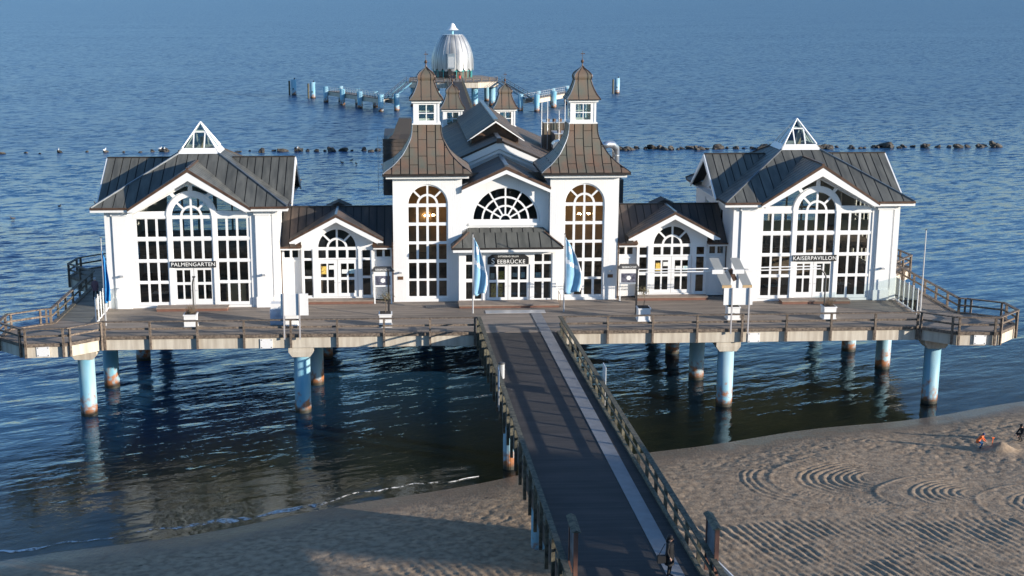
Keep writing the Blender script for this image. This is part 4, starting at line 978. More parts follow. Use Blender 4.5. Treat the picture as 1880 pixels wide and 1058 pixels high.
def rooftop_box(x0, x1, y0_, y1_, z0, z1, label, lid):
    t = thing('plant_box', ((x0+x1)/2, y0_, z0), label, 'roof plant', 'metal clad boxes on the hall roof')
    b = MB().box(x0, x1, y0_, y1_, z0, z1).build('casing', COPPER, t)
    MB().box(x0-.08, x1+.08, y0_-.08, y1_+.08, z1+.003, z1+.09).build('lid', GALV, t)
    n = max(2, int((x1-x0)/.5))
    for i in range(1, n): MB().box(x0+(x1-x0)*i/n-.015, x0+(x1-x0)*i/n+.015, y0_-.02, y0_-.002, z0, z1).build('seam', SEAM, t)
    for i in range(3): MB().tube([(x0+.4+i*.55, y0_+.5, z1+.09), (x0+.4+i*.55, y0_+.5, z1+.35)], .16, 10).build('outlet', BTRIM, t)
    return t
rooftop_box(5.1, 8.0, 118.5, 121.0, 14.2, 16.95, 'rear brown metal plant box on the right slope of the hall roof', True)
rooftop_box(5.7, 8.0, 115.0, 117.4, 14.2, 16.30, 'front brown metal plant box on the right slope of the hall roof', True)
v = thing('roof_vent', (5.9, 112.2, 14), 'rounded silver vent hood in front of the brown boxes on the hall roof', 'vent')
MB().box(5.2, 6.7, 111.6, 112.8, 13.8, 15.45).build('shaft', COPPER, v)
MB().plate([(5.12, 15.453), (6.78, 15.453), (6.78, 15.75), (6.6, 15.98), (6.2, 16.08), (5.7, 16.08), (5.3, 15.98), (5.12, 15.75)], [], lambda u, w_, t_: (u, 111.5+t_, w_), 0, 1.4).build('hood', SILVER, v)
v = thing('flue_pipe', (7.1, 113.4, 14), 'short silver flue pipe with a cap beside the vent hood', 'vent')
MB().tube([(7.15, 113.4, 14.0), (7.15, 113.4, 16.0)], .2, 12).build('pipe', SILVER, v); MB().lathe([(.36, 0), (.34, .06), (.05, .28), (0, .28)], (7.15, 113.4, 16.05), 14).build('cap', SILVER, v)
for i, (x, y, zt) in enumerate([(4.6, 116, 19.2), (5.3, 117.6, 19.3), (5.95, 114.4, 18.4), (6.9, 118, 19.4), (8.2, 119, 19.6), (8.6, 117, 18.3), (9.0, 119.6, 19.3)]):
    o = MB().tube([(x, y, 14.0), (x, y, zt)], [.045, .022], 6).build('rod_aerial', GALV, loc=(x, y, 14.0))
    tag(o, 'thin white rod aerial on the hall roof, %s from the left of seven' % ORD(i+1), 'aerial', 'rod aerials on the hall roof')
d_ = thing('air_duct', (11.2, 113, 11), 'curved silver air duct rising behind the right tower roof', 'duct')
MB().tube([(10.9, 114, 11.0), (10.9, 114, 14.6), (10.85, 113.8, 15.2), (10.5, 113.5, 15.55), (10.0, 113.2, 15.6), (9.6, 113, 15.45)], .32, 14).build('pipe', SILVER, d_, smooth=True)
for z in (12.2, 13.4, 14.5): MB().lathe([(.33, 0), (.36, .02), (.36, .08), (.33, .1)], (10.9, 114, z), 14).build('collar', SILVER, d_)
MB().box(8.2, 11.4, 112.6, 116, 9.5, 12.6).build('duct_base', BLACKROOF, d_)

# ------------------------------------------------------------------ entrance porch
porch = thing('entrance_porch', (0, 96.0, ZD), 'white glazed porch with a grey hipped canopy in front of the central hall', 'building')
py = 96.0; fp = FXZ(0, py); PX0, PX1 = -3.55, 3.72
lw, rw, dr = rect(-3.12, -1.78, 5.86, 9.44), rect(1.98, 3.42, 5.86, 9.44), rect(-1.52, 1.74, 5.72, 8.58)
MB().plate(rect(PX0, PX1, ZD, 9.62), [lw, rw, dr], fp, 0, .2).build('porch_front', WHITE, porch)
for x in (PX0, PX1-.2): MB().box(x, x+.2, py+.203, 97.39, ZD, 9.62).build('porch_side', WSIDE, porch)
for nm, (a0, a1), cols in (('side_window', (-3.12, -1.78), ((-3.02, -2.52), (-2.36, -1.88))), ('side_window', (1.98, 3.42), ((2.08, 2.64), (2.78, 3.32)))):
    window(porch, nm, rect(a0+.004, a1-.004, 5.864, 9.436), [rect(c0, c1, z0, z1) for c0, c1 in cols for z0, z1 in ((8.80, 9.34), (7.52, 8.60), (5.98, 7.26))], fp, .05, .13)
for s, (d0, d1) in ((-1, (-1.50, .10)), (1, (.13, 1.72))):
    m_ = (d0+d1)/2; dp = [rect(m_-.58, m_-.07, 7.42, 8.44), rect(m_+.07, m_+.58, 7.42, 8.44), rect(m_-.58, m_-.07, 6.08, 7.22), rect(m_+.07, m_+.58, 6.08, 7.22)]
    lf = MB().plate(rect(d0, d1, 5.74, 8.56), dp, fp, .05, .12).build('door', WHITE, porch)
    for p in dp: MB().plate(p, [], fp, .08, .09).build('pane', GLASS, lf)
    MB().beam((.115+s*.10, py+.02, 6.95), (.115+s*.26, py+.02, 6.95), .03, .03).build('handle', GALV, lf)
for x, z0, w_, h, mt in ((-1.05, 7.5, .30, .42, PAPERW), (-.42, 7.46, .46, .62, PAPERY), (.62, 7.62, .36, .32, PAPERW), (1.22, 7.56, .28, .42, PAPERB), (2.36, 7.55, .40, .4, PAPERB), (-.72, 6.1, .86, 1.02, PAPERY)):
    MB().box(x-w_/2, x+w_/2, py+.095, py+.10, z0, z0+h).build('notice', mt, porch)
MB().box(PX0+.2, PX1-.2, py+1.0, py+1.05, ZD, 9.6).build('inner_wall', DINT, porch)
MB().box(PX0, PX1, py+.0, 97.39, 9.622, 9.70).build('porch_ceiling', WHITE, porch)
CE, CT = 10.0, 11.12
cfp = [(-4.12, 95.15, CE), (4.10, 95.15, CE), (2.86, 96.7, 10.86), (-2.78, 96.7, 10.86)]
ctp = [(-2.78, 96.7, 10.86), (2.86, 96.7, 10.86), (2.86, 97.39, CT), (-2.78, 97.39, CT)]
cl = [(-4.12, 97.39, CE), (-4.12, 95.15, CE), (-2.78, 96.7, 10.86), (-2.78, 97.39, CT)]; cr_ = [(4.10, 95.15, CE), (4.10, 97.39, CE), (2.86, 97.39, CT), (2.86, 96.7, 10.86)]
rf = MB()
for q in (cfp, ctp, cl, cr_): rf.prism(q, (0, 0, -.06))
can = rf.build('canopy', SEAM, porch)
for q, d in ((cfp, (0, -1, -.55)), (ctp, (0, -1, -.3)), (cl, (-1, 0, -.6)), (cr_, (1, 0, -.6))): roof_panels(can, q, d, .82, ZINC)
for a, b in (((-4.12, 95.15, CE+.05), (-2.78, 96.7, 10.92)), ((4.10, 95.15, CE+.05), (2.86, 96.7, 10.92))): MB().beam(a, b, .12, .09).build('hip_cap', BTRIM, can)
MB().box(-4.14, 4.12, 95.06, 95.20, CE-.10, CE+.02).build('gutter', DTRIM, porch)
MB().box(-4.02, 4.0, 95.14, 95.26, CE-.32, CE-.104).build('fascia', WHITE, porch)
MB().box(-4.02, 4.0, 95.263, 97.38, CE-.30, CE-.25).build('soffit', WHITE, porch)
MB().box(-3.62, 3.80, 94.35, 95.98, ZD+.16, ZD+.24).build('step_tread', STEPW, porch)
MB().box(-3.58, 3.76, 94.40, 95.98, ZD+.004, ZD+.158).build('step_riser', REDW, porch)
sg = thing('name_board', (.1, 95.9, 8.7), 'wide black board over the porch doors reading OSTSEEBAD SELLIN SEEBRÜCKE', 'sign', 'name boards over the doors')
MB().plate([(-1.42, 8.62), (1.64, 8.62), (1.64, 9.14), (1.30, 9.36), (-1.08, 9.36), (-1.42, 9.14)], [], FXZ(0, py-.06), 0, .05).build('board', SIGNB, sg)
text_mesh(sg, 'S', -1.02, py-.065, 8.68, .60); text_mesh(sg, 'EEBRÜCKE', .33, py-.065, 8.68, .42); text_mesh(sg, 'OSTSEEBAD SELLIN', .11, py-.065, 9.16, .17)

# ================================================================== unseen woodland on the bluff, crowns placed to shade the walkway
wd = MB(); rw_ = random.Random(3)
for i in range(16):
    x = 85+i*1.9+rw_.uniform(-1.2, 1.2); y = rw_.uniform(-2, 5); zb = 15.5; h = rw_.uniform(15.5, 18)
    wd.tube([(x, y, zb), (x+rw_.uniform(-.4, .4), y, zb+h*.5), (x, y+rw_.uniform(-.5, .5), zb+h)], [.3, .22, .08], 6, 0)
    for k in range(150):
        a = rw_.uniform(0, 6.283); zz = rw_.uniform(28.7, zb+h*1.06); rr_ = 3.3*math.sqrt(rw_.random())*(1.25-(zz-zb)/h*.7); c = Vector((x+rr_*math.cos(a), y+rr_*math.sin(a), zz)); sz = rw_.uniform(.35, .75)
        u = Vector((rw_.gauss(0, 1), rw_.gauss(0, 1), rw_.gauss(0, 1))).normalized(); v = u.orthogonal().normalized()
        wd.add([c-u*sz-v*sz*.6, c+u*sz-v*sz*.6, c+u*sz+v*sz*.6, c-u*sz+v*sz*.6], [(0, 1, 2, 3)], 1)
wo = wd.build('woodland', [DRY, LEAF]); wo['kind'] = 'stuff'; wo['label'] = 'pine wood on the bluff, out of view, shading the walkway'

# ================================================================== REAR PIER AND DIVING DOME
rp = thing('rear_platform', (6.3, 362, 0), 'concrete pier head on blue piles under the silver dome', 'pier')
octp = [(-5.5, 348), (0.5, 345), (12.2, 345), (17.7, 348), (18, 362), (15, 375), (-2.5, 375), (-5.6, 362)]
MB().plate(octp, [], lambda u, v, t: (u, v, 6.55+t), 0, -.2).build('deck', DECK, rp)
for a, b in zip(octp, octp[1:]+octp[:1]):
    MB().prism([(a[0], a[1], 5.0), (b[0], b[1], 5.0), (b[0], b[1], 6.345), (a[0], a[1], 6.345)], Vector((6.3-a[0]/2-b[0]/2, 362-a[1]/2-b[1]/2, 0)).normalized()*.5).build('edge_beam', CONC, rp)
for x, y in ((-4.4, 349.5), (16.2, 349), (1.5, 347), (11.5, 347), (-4, 366), (16, 366)): pile(x, y, .85, 4.98, False, rp)
railing('railing', [(-5.3, 348.3), (3.6, 345.6)], 'distant railing on the pier head left of the far bridge', spacing=2.4, zdeck=6.55, down=.6, wd=.22)
railing('railing', [(8.9, 345.6), (17.5, 348.3)], 'distant railing on the pier head right of the far bridge', spacing=2.4, zdeck=6.55, down=.6, wd=.22)
br = thing('far_bridge', (4, 250, 5.65), 'long narrow boarded bridge from the building to the silver dome', 'bridge')
bc = lambda y: 1.6+(y-140)*.0223; bz = lambda y: 5.66+(y-140)*.0040
A0, A1 = 140, 345
MB().prism([(bc(A0)-2, A0, bz(A0)), (bc(A0)+2, A0, bz(A0)), (bc(A1)+2, A1, bz(A1)), (bc(A1)-2, A1, bz(A1))], (0, 0, -.2)).build('planking', WALK, br)
for s in (-1, 1):
    MB().prism([(bc(A0)+s*1.9, A0, bz(A0)-.9), (bc(A1)+s*1.9, A1, bz(A1)-.9), (bc(A1)+s*1.9, A1, bz(A1)-.203), (bc(A0)+s*1.9, A0, bz(A0)-.203)], (-s*.3, 0, 0)).build('girder', CONC, br)
for y in range(150, 345, 18):
    for s in (-1, 1): pile(bc(y)+s*1.5, y, .5, bz(y)-.9, False, br)
for s, nm in ((-1, 'left'), (1, 'right')):
    t = thing('railing', (bc(A0)+s*1.95, A0, 5.65), 'mossy timber railing on the %s side of the far bridge' % nm, 'railing', 'timber railings of the pier')
    for k in range(84):
        y = A0+1+k*2.44; MB().box(bc(y)+s*1.95-.09, bc(y)+s*1.95+.09, y-.08, y+.08, bz(y)-.4, bz(y)+1.1).build('post', GWOOD, t)
    for h in (1.12, .6): MB().beam((bc(A0)+s*1.95, A0, bz(A0)+h), (bc(A1)+s*1.95, A1, bz(A1)+h), .22, .12).build('handrail', GWOOD, t)
# dome
dome = thing('diving_dome', (6.4, 365, 6.55), 'silver beehive shaped diving dome with white bell cap at the pier head', 'dome')
DC = (6.4, 365, 0); NG = 18
prof = [(5.62, 9.2), (5.66, 10.2), (5.60, 11.5), (5.35, 13.0), (4.85, 14.6), (4.15, 16.1), (3.40, 17.3), (2.75, 18.0)]
for k in range(NG):
    a0 = 2*math.pi*k/NG+.012; a1 = 2*math.pi*(k+1)/NG-.012; g = MB(); q = []; f = []; n = 6
    for i, (r, z) in enumerate(prof):
        for j in range(n+1):
            u = j/n; t = a0+(a1-a0)*u; bulge = .10*math.sin(math.pi*u)
            zz = z-(.75*math.sin(math.pi*u)**.7 if i == 0 else 0)
            q.append((DC[0]+(r+bulge)*math.cos(t), DC[1]+(r+bulge)*math.sin(t), zz))
    for i in range(len(prof)-1):
        for j in range(n): f.append((i*(n+1)+j, i*(n+1)+j+1, (i+1)*(n+1)+j+1, (i+1)*(n+1)+j))
    g.add(q, f).build('shell_panel', DOMEM, dome, smooth=True)
    t = a0-.012; MB().tube([(DC[0]+(r+.05)*math.cos(t), DC[1]+(r+.05)*math.sin(t), z) for r, z in prof], .07, 5).build('rib', SILVER, dome)
    MB().beam((DC[0]+5.3*math.cos(t), DC[1]+5.3*math.sin(t), 6.56), (DC[0]+5.3*math.cos(t), DC[1]+5.3*math.sin(t), 9.3), .16, .16).build('frame_post', TURQ, dome)
MB().lathe([(5.2, 6.6), (5.2, 9.6)], DC, 36).build('glazing', GLASS, dome)
MB().lathe([(5.35, 8.45), (5.35, 8.65)], DC, 36).build('frame_ring', TURQ, dome)
MB().lathe([(0, 6.56), (4.6, 6.56), (4.6, 9.4), (0, 9.4)], DC, 24).build('core', DINT, dome)
MB().lathe([(2.78, 17.95), (2.8, 18.1), (0, 18.25)], DC, 24).build('crown_plate', GALV, dome)
MB().lathe([(.32, 18.1), (.32, 19.4)], DC, 12).build('mast', mat('mast_blue', (.25, .52, .62), .5), dome)
MB().lathe([(1.75, 19.3), (1.55, 19.42), (1.1, 19.8), (.8, 20.35), (.55, 20.85), (.25, 21.1), (0, 21.15)], DC, 24).build('bell_cap', WHITE, dome, smooth=True)
hx, hy = DC[0]-.5, DC[1]-5.85
MB().box(hx-1.1, hx+.9, hy, hy+.8, 9.2, 13.2).build('hatch_frame', SILVER, dome)
MB().box(hx-.9, hx+.7, hy-.06, hy-.003, 9.5, 12.4).build('hatch_door', GALV, dome)
MB().box(hx-.9, hx+.8, hy+.2, hy+.9, 6.56, 9.0).build('doorway', BLACK, dome)
# jetties with stairs down from the pier head
def jetty(s, pts, label, slabel):
    A, B = Vector((*pts[0], 0)), Vector((*pts[1], 0)); d = (B-A).normalized(); n = Vector((-d.y, d.x, 0)); L = (B-A).length
    t = thing('landing_stage', (A.x, A.y, 0), label, 'jetty', 'landing stages at the pier head')
    MB().prism([tuple(A-n*1.5+Vector((0, 0, 3.1))), tuple(B-n*1.5+Vector((0, 0, 3.1))), tuple(B+n*1.5+Vector((0, 0, 3.1))), tuple(A+n*1.5+Vector((0, 0, 3.1)))], (0, 0, -.18)).build('deck', DECK, t)
    for q in (-1, 1): MB().prism([tuple(A+n*q*1.45+Vector((0, 0, 1.9))), tuple(B+n*q*1.45+Vector((0, 0, 1.9))), tuple(B+n*q*1.45+Vector((0, 0, 2.915))), tuple(A+n*q*1.45+Vector((0, 0, 2.915)))], tuple(-n*q*.4)).build('beam', CONC, t)
    for k in (0, .36, .68, 1.0):
        for q in (-1, 1):
            p = A+d*(L*k)+n*q*2.2; pile(p.x, p.y, .68, 4.3, False, t)
    for q in (-1, 1):
        for i in range(int(L/1.6)):
            p = A+d*(1.0+i*1.6)+n*q*1.4; MB().beam((p.x, p.y, 3.1), (p.x, p.y, 4.2), .07, .07).build('rail_post', GALV, t)
        for h in (4.2, 3.65): MB().beam(A+n*q*1.4+Vector((0, 0, h)), B+n*q*1.4+Vector((0, 0, h)), .07, .07).build('rail', GALV, t)
    e = Vector((6.3+s*11.6, 349.5, 6.5)); b = Vector((A.x, A.y, 3.15))
    sr = thing('steel_stair', tuple(b), slabel, 'stairs', 'steel stairs at the pier head')
    dd = (e-b); w_ = Vector((-dd.y, dd.x, 0)).normalized()
    for q in (-1, 1):
        MB().beam(b+w_*q*.9, e+w_*q*.9, .12, .45).build('stringer', mat('blue_steel', (.10, .22, .30), .5), sr)
        for h in (1.1, .6): MB().beam(b+w_*q*.9+Vector((0, 0, h)), e+w_*q*.9+Vector((0, 0, h)), .07, .07).build('handrail', DGREY, sr)
        for i in range(8):
            p = b+dd*(i/7)+w_*q*.9; MB().beam(p, p+Vector((0, 0, 1.1)), .07, .07).build('baluster', DGREY, sr)
    for i in range(16):
        p = b+dd*((i+.5)/16); MB().beam(p-w_*.85, p+w_*.85, .28, .05).build('tread', DGREY, sr)
jetty(-1, ((-10.8, 334), (-26.2, 365)), 'low landing stage on blue piles at the left of the dome', 'blue steel stair from the dome platform to the left landing stage')
jetty(1, ((24.2, 332), (39.5, 362)), 'low landing stage on blue piles at the right of the dome', 'blue steel stair from the dome platform to the right landing stage')
for x, y, lb in ((-39.3, 392, 'leftmost blue mooring pile standing alone in the sea'), (-32.9, 379, 'blue mooring pile standing alone nearest the left landing stage'), (56, 392.5, 'rightmost blue mooring pile standing alone in the sea'), (47, 400, 'blue mooring pile behind the right tower lantern')):
    t = thing('mooring_pile', (x, y, 0), lb, 'mooring pile', 'free standing mooring piles')
    pile(x+.25, y, .75, 4.6, False, t); MB().tube([(x-1.0, y-.3, -3), (x-1.0, y-.3, 4.2)], .28, 10).build('fender', GWOOD, t)
    MB().box(x-.05, x+.25, y-.85, y-.74, 1.7, 2.1).build('bollard_plate', BLACK, t)
    MB().lathe([(.12, 4.6), (.22, 4.8), (.1, 5.0), (0, 5.05)], (x+.5, y, 0), 8).build('lamp', BLACK, t)

# ================================================================== BREAKWATER
def rock_mesh(seed):
    bm = bmesh.new(); bmesh.ops.create_icosphere(bm, subdivisions=3, radius=1.0); r = random.Random(seed); off = Vector((r.uniform(0, 50), r.uniform(0, 50), r.uniform(0, 50)))
    for v in bm.verts:
        p = v.co.copy(); n = mnoise.noise(p*.9+off)*.75+mnoise.noise(p*2.4+off)*.35
        k = 1+n; v.co = Vector((p.x*k, p.y*k, p.z*k))
        for ax in range(3):                      # a few flat broken faces
            lim = .98+.25*mnoise.noise(Vector((ax*7.1, seed*3.3, 0))); v.co[ax] = max(min(v.co[ax], lim), -lim)
    me = bpy.data.meshes.new('boulder'); bm.to_mesh(me); bm.free(); me.materials.append(ROCK); return me
RM = [rock_mesh(i) for i in range(9)]
rx = [(-81, 1.1), (-71, 1.2), (-62.5, .9), (-59, .6), (-51.8, 1.5), (-46, .7), (-33.6, 1.4), (-29.8, 1.2), (-26.9, 1.3), (-25.2, .9), (-20.6, 1.3), (-18.6, 1.1), (-14.8, 1.2), (-12.2, 1.1), (-10.0, 1.3), (-8.3, 1.0), (-6.6, .9), (-36, .6), (-40, .5), (-66, .5), (-77, .5), (-74, .6), (-56, .7), (-54, .8), (-43, .7), (-38, .7), (-31.5, .8), (-23.5, .9), (-22, .7), (-17, .8), (-13.4, .8), (-49, .6)]
x = 33.5; rr_ = random.Random(5)
while x < 62: rx.append((x, rr_.uniform(.6, 1.6))); x += rr_.uniform(.8, 1.7)
while x < 106: rx.append((x, rr_.uniform(.7, 1.8))); x += rr_.uniform(.8, 2.4)
for i, (x, sc) in enumerate(rx):
    o = bpy.data.objects.new('boulder', RM[i % 9]); COL.objects.link(o); o.location = (x, 246.5+rr_.uniform(-1.3, 1.3), .12*sc); sc *= rr_.uniform(.35, .62); o.scale = (sc*rr_.uniform(.9, 2.0), sc, sc*rr_.uniform(.45, .9)); o.rotation_euler = (rr_.uniform(-.5, .5), rr_.uniform(-.5, .5), rr_.uniform(0, 6.28))
    sd = 'left' if x < 0 else 'right'; k = sum(1 for q, _ in rx if (q < 0) == (x < 0) and q <= x)
    tag(o, '%s breakwater boulder from the left, %s of the entrance hall' % (ORD(k), sd), 'rock', 'breakwater boulders in the sea')

# ================================================================== PEOPLE AND BIRDS (one continuous skinned body each)
def skinned(name, verts, edges, rad, matf, mats, parent, sub=2):
    me = bpy.data.meshes.new('tmp'); me.from_pydata(verts, edges, []); o = bpy.data.objects.new('tmp', me); COL.objects.link(o)
    sk = o.modifiers.new('Skin', 'SKIN'); sk.use_smooth_shade = True
    for i, r in enumerate(rad):
        v = me.skin_vertices[0].data[i]; v.radius = (r, r) if not isinstance(r, tuple) else r; v.use_root = (i == 0)
    sb = o.modifiers.new('Sub', 'SUBSURF'); sb.levels = sub; sb.render_levels = sub
    dg = bpy.context.evaluated_depsgraph_get(); m2 = bpy.data.meshes.new_from_object(o.evaluated_get(dg)); bpy.data.objects.remove(o); bpy.data.meshes.remove(me)
    m2.name = name; m2.materials.clear()
    for m in mats: m2.materials.append(m)
    for p in m2.polygons: p.material_index = matf(p.center); p.use_smooth = True
    ob = bpy.data.objects.new(name, m2); COL.objects.link(ob); ob.parent = parent; LOC[ob.name] = LOC[parent.name]
    return ob
def person(loc, rot, label, coat, trousers, h=1.72, hat=None, pose='stand', group=None, hair=HAIR, coat_len=.78, bag=False):
    t = thing('person', loc, label, 'person', group); t.rotation_euler = (0, 0, rot)
    LOC[t.name] = (0, 0, 0)                                    # children are modelled in the person's own space
    k = h/1.72
    J = {'pel': (0, 0, .96), 'sp': (0, 0, 1.18), 'ch': (0, -.01, 1.38), 'nk': (0, 0, 1.50), 'hd': (0, -.02, 1.58), 'ht': (0, -.02, 1.68)}
    for s, n in ((-1, 'l'), (1, 'r')):
        J.update({'hp'+n: (s*.10, 0, .90), 'kn'+n: (s*.11, -.03, .50), 'an'+n: (s*.11, .02, .09), 'to'+n: (s*.12, -.15, .04),
                  'sh'+n: (s*.18, 0, 1.42), 'el'+n: (s*.24, .03, 1.14), 'wr'+n: (s*.22, -.08, .92), 'pm'+n: (s*.21, -.11, .85)})
        for f in range(4): J['f%d%s' % (f, n)] = (s*(.21-.0)+(f-1.5)*.022*0+s*.0, -.145+(f)*.022, .775+abs(f-1.4)*.008)
        J['th'+n] = (s*.17, -.145, .83)
    if pose == 'walk':
        J.update({'knl': (-.11, -.16, .52), 'anl': (-.11, -.12, .10), 'tol': (-.11, -.28, .05), 'knr': (.11, .05, .50), 'anr': (.11, .24, .14), 'tor': (.11, .12, .05)})
    if pose in ('crouch', 'dig'):
        dz = -.50 if pose == 'crouch' else -.22
        for q in ('pel', 'hpl', 'hpr'): J[q] = (J[q][0], J[q][1]+.18, J[q][2]+dz)
        lean = .30 if pose == 'dig' else .16
        for q, f in (('sp', .35), ('ch', .7), ('nk', .95), ('hd', 1.05), ('ht', 1.15)): J[q] = (J[q][0], .18-lean*f*1.3, J[q][2]+dz-.10*f)
        for s, n in ((-1, 'l'), (1, 'r')):
            J['kn'+n] = (s*.16, -.22, .50 if pose == 'crouch' else .46); J['sh'+n] = (s*.18, J['ch'][1], J['ch'][2]+.03)
            J['el'+n] = (s*.24, J['ch'][1]-.14, J['ch'][2]-.22); J['wr'+n] = (s*.16, J['ch'][1]-.34, J['ch'][2]-.36); J['pm'+n] = (s*.14, J['ch'][1]-.40, J['ch'][2]-.40)
            for f in range(4): J['f%d%s' % (f, n)] = (s*(.11+.02*f), J['ch'][1]-.46, J['ch'][2]-.46+.006*f)
            J['th'+n] = (s*.09, J['ch'][1]-.40, J['ch'][2]-.38)
    rad = {'pel': .15, 'sp': .135, 'ch': .155, 'nk': .06, 'hd': .095, 'ht': .085}
    for n in 'lr':
        rad.update({'hp'+n: .10, 'kn'+n: .065, 'an'+n: .045, 'to'+n: .038, 'sh'+n: .07, 'el'+n: .05, 'wr'+n: .032, 'pm'+n: .036, 'th'+n: .010})
        for f in range(4): rad['f%d%s' % (f, n)] = .009
    keys = list(J); E_ = [('pel', 'sp'), ('sp', 'ch'), ('ch', 'nk'), ('nk', 'hd'), ('hd', 'ht')]
    for n in 'lr': E_ += [('pel', 'hp'+n), ('hp'+n, 'kn'+n), ('kn'+n, 'an'+n), ('an'+n, 'to'+n), ('ch', 'sh'+n), ('sh'+n, 'el'+n), ('el'+n, 'wr'+n), ('wr'+n, 'pm'+n), ('pm'+n, 'th'+n)]+[('pm'+n, 'f%d%s' % (f, n)) for f in range(4)]
    hz = J['nk'][2]; wl_, wr_2 = Vector(J['wrl']), Vector(J['wrr'])
    def mf(c):
        c = Vector(c)/k
        if c.z > hz+.02 and (c-Vector(J['hd'])).length < .25: return 0
        if min((c-wl_).length, (c-wr_2).length) < .02 or any((c-Vector(J['pm'+n])).length < .09 for n in 'lr'): return 0
        if c.z < .12: return 3
        return 1 if c.z > J['pel'][2]-.06 else 2
    skinned('body', [tuple(Vector(J[q])*k) for q in keys], [(keys.index(a), keys.index(b)) for a, b in E_], [rad[q]*k for q in keys], mf, [SKIN, coat, trousers, BLACK], t)
    # coat: loft round the torso
    ch, pl = Vector(J['ch']), Vector(J['pel']); dn = (pl-ch).normalized(); low = pl+Vector((0, 0, -(coat_len-.55) if pose != 'crouch' else -.08))
    rings = [(ch+Vector((0, 0, .10)), .11, .09), (ch+Vector((0, 0, .03)), .205, .15), ((ch+pl)/2, .19, .155), (pl, .20, .17), (low, .215, .185)]
    mb_ = MB(); n = 14; q = []; f = []
    for c, rx_, ry_ in rings:
        for i in range(n): a = 2*math.pi*i/n; q.append(tuple(Vector((c.x+rx_*math.cos(a), c.y+ry_*math.sin(a), c.z))*k))
    for i in range(len(rings)-1):
        for j in range(n): f.append((i*n+j, i*n+(j+1) % n, (i+1)*n+(j+1) % n, (i+1)*n+j))
    f.append(tuple(range(n))); mb_.add(q, f).build('coat', coat, t, smooth=True)
    # hair or hat: shell over the crown; small face features
    hd = (Vector(J['hd'])+Vector(J['ht']))/2; mb_ = MB()
    prof_ = [(.108, -.03), (.118, .03), (.112, .08), (.085, .125), (.04, .15), (0, .155)]
    mb_.lathe([(r*k, z*k) for r, z in prof_], tuple((hd+Vector((0, .018, 0)))*k), 14)
    if hat is None: mb_.tube([tuple((hd+Vector((0, .08, .04)))*k), tuple((hd+Vector((0, .12, -.12)))*k), tuple((hd+Vector((0, .11, -.26)))*k)], [.07*k, .08*k, .04*k], 8)
    mb_.build('hat' if hat else 'hair', hat or hair, t, smooth=True)
    fc = MB(); fc.tube([tuple((hd+Vector((0, -.095, .01)))*k), tuple((hd+Vector((0, -.118, -.03)))*k)], [.008*k, .016*k], 6, 0)
    for s in (-1, 1): fc.lathe([(0, -.008*k), (.01*k, 0), (0, .008*k)], tuple((hd+Vector((s*.035, -.092, .015)))*k), 6, 1); fc.box((s*.098-.01)*k, (s*.098+.01)*k, (hd.y-.02)*k, (hd.y+.02)*k, (hd.z-.04)*k, (hd.z+.02)*k, 0)
    fc.box(-.025*k, .025*k, (hd.y-.098)*k, (hd.y-.088)*k, (hd.z-.065)*k, (hd.z-.055)*k, 2)
    fc.build('face', [SKIN, BLACK, CRED], t)
    return t
pw = person((2.62, 47.9, ZD+.036), R(62), 'person in a long black coat standing on the steel strip of the walkway', CBLK, CBLK, 1.74, coat_len=.95)
bg_ = thing('shoulder_bag', (2.30, 47.78, ZD+.75), 'black shoulder bag at the hip of the person on the walkway', 'bag')
MB().box(2.12, 2.44, 47.70, 47.88, ZD+.72, ZD+1.02).build('pouch', CBLK, bg_); MB().tube([(2.16, 47.79, ZD+1.02), (2.4, 47.80, ZD+1.5), (2.62, 47.86, ZD+1.44)], .015, 5).build('strap', CBLK, bg_)
person((-30.95, 98.6, ZD), R(180), 'person in mauve coat and pale knitted hat walking away on the left gangway', CMAUVE, CBLK, 1.70, hat=CGREY, pose='walk')
person((-30.1, 99.9, ZD), R(175), 'person in dark clothes on the left gangway beside the one in a pale hat', CBLK, CBLK, 1.74, hat=CGREY, pose='walk')
gz_ = lambda x, y: float(ground(np.array([float(x)]), np.array([float(y)]))[0])
person((27.75, 76.0, gz_(27.75, 76)-.02), R(60), 'child in orange jacket and blue trousers digging beside the sand heap', CORANGE, CBLUE, 1.22, hat=CNAVY, pose='dig')
person((30.95, 77.3, gz_(30.95, 77.3)-.02), R(-80), 'person in black crouching on the sand at the right edge', CBLK, CBLK, 1.72, pose='crouch')
sp_ = thing('toy_spade', (28.3, 75.9, gz_(28.5, 75.9)), 'orange toy spade stuck upright in the sand heap', 'toy spade')
z_ = gz_(28.5, 75.9); MB().beam((28.45, 75.9, z_), (28.5, 75.9, z_+.42), .03, .03).build('shaft', CORANGE, sp_); MB().box(28.43, 28.57, 75.885, 75.925, z_+.40, z_+.48).build('grip', CORANGE, sp_)
for i, (x, c, lb) in enumerate(((4.9, CBLK, 'leftmost person in black at the dome end of the far bridge'), (5.7, CNAVY, 'person in navy second from left at the dome'), (6.5, CBLK, 'person in black beside the red coat at the dome'), (7.6, CRED, 'person in red coat in front of the dome'), (-3.4, CBLK, 'person in black at the top of the far left stair'))):
    person((x, 346.2+.5*(i % 2) if x > 0 else 350.2, 6.55), R(20*i), lb, c, CBLK, 1.75, group='people in front of the dome')
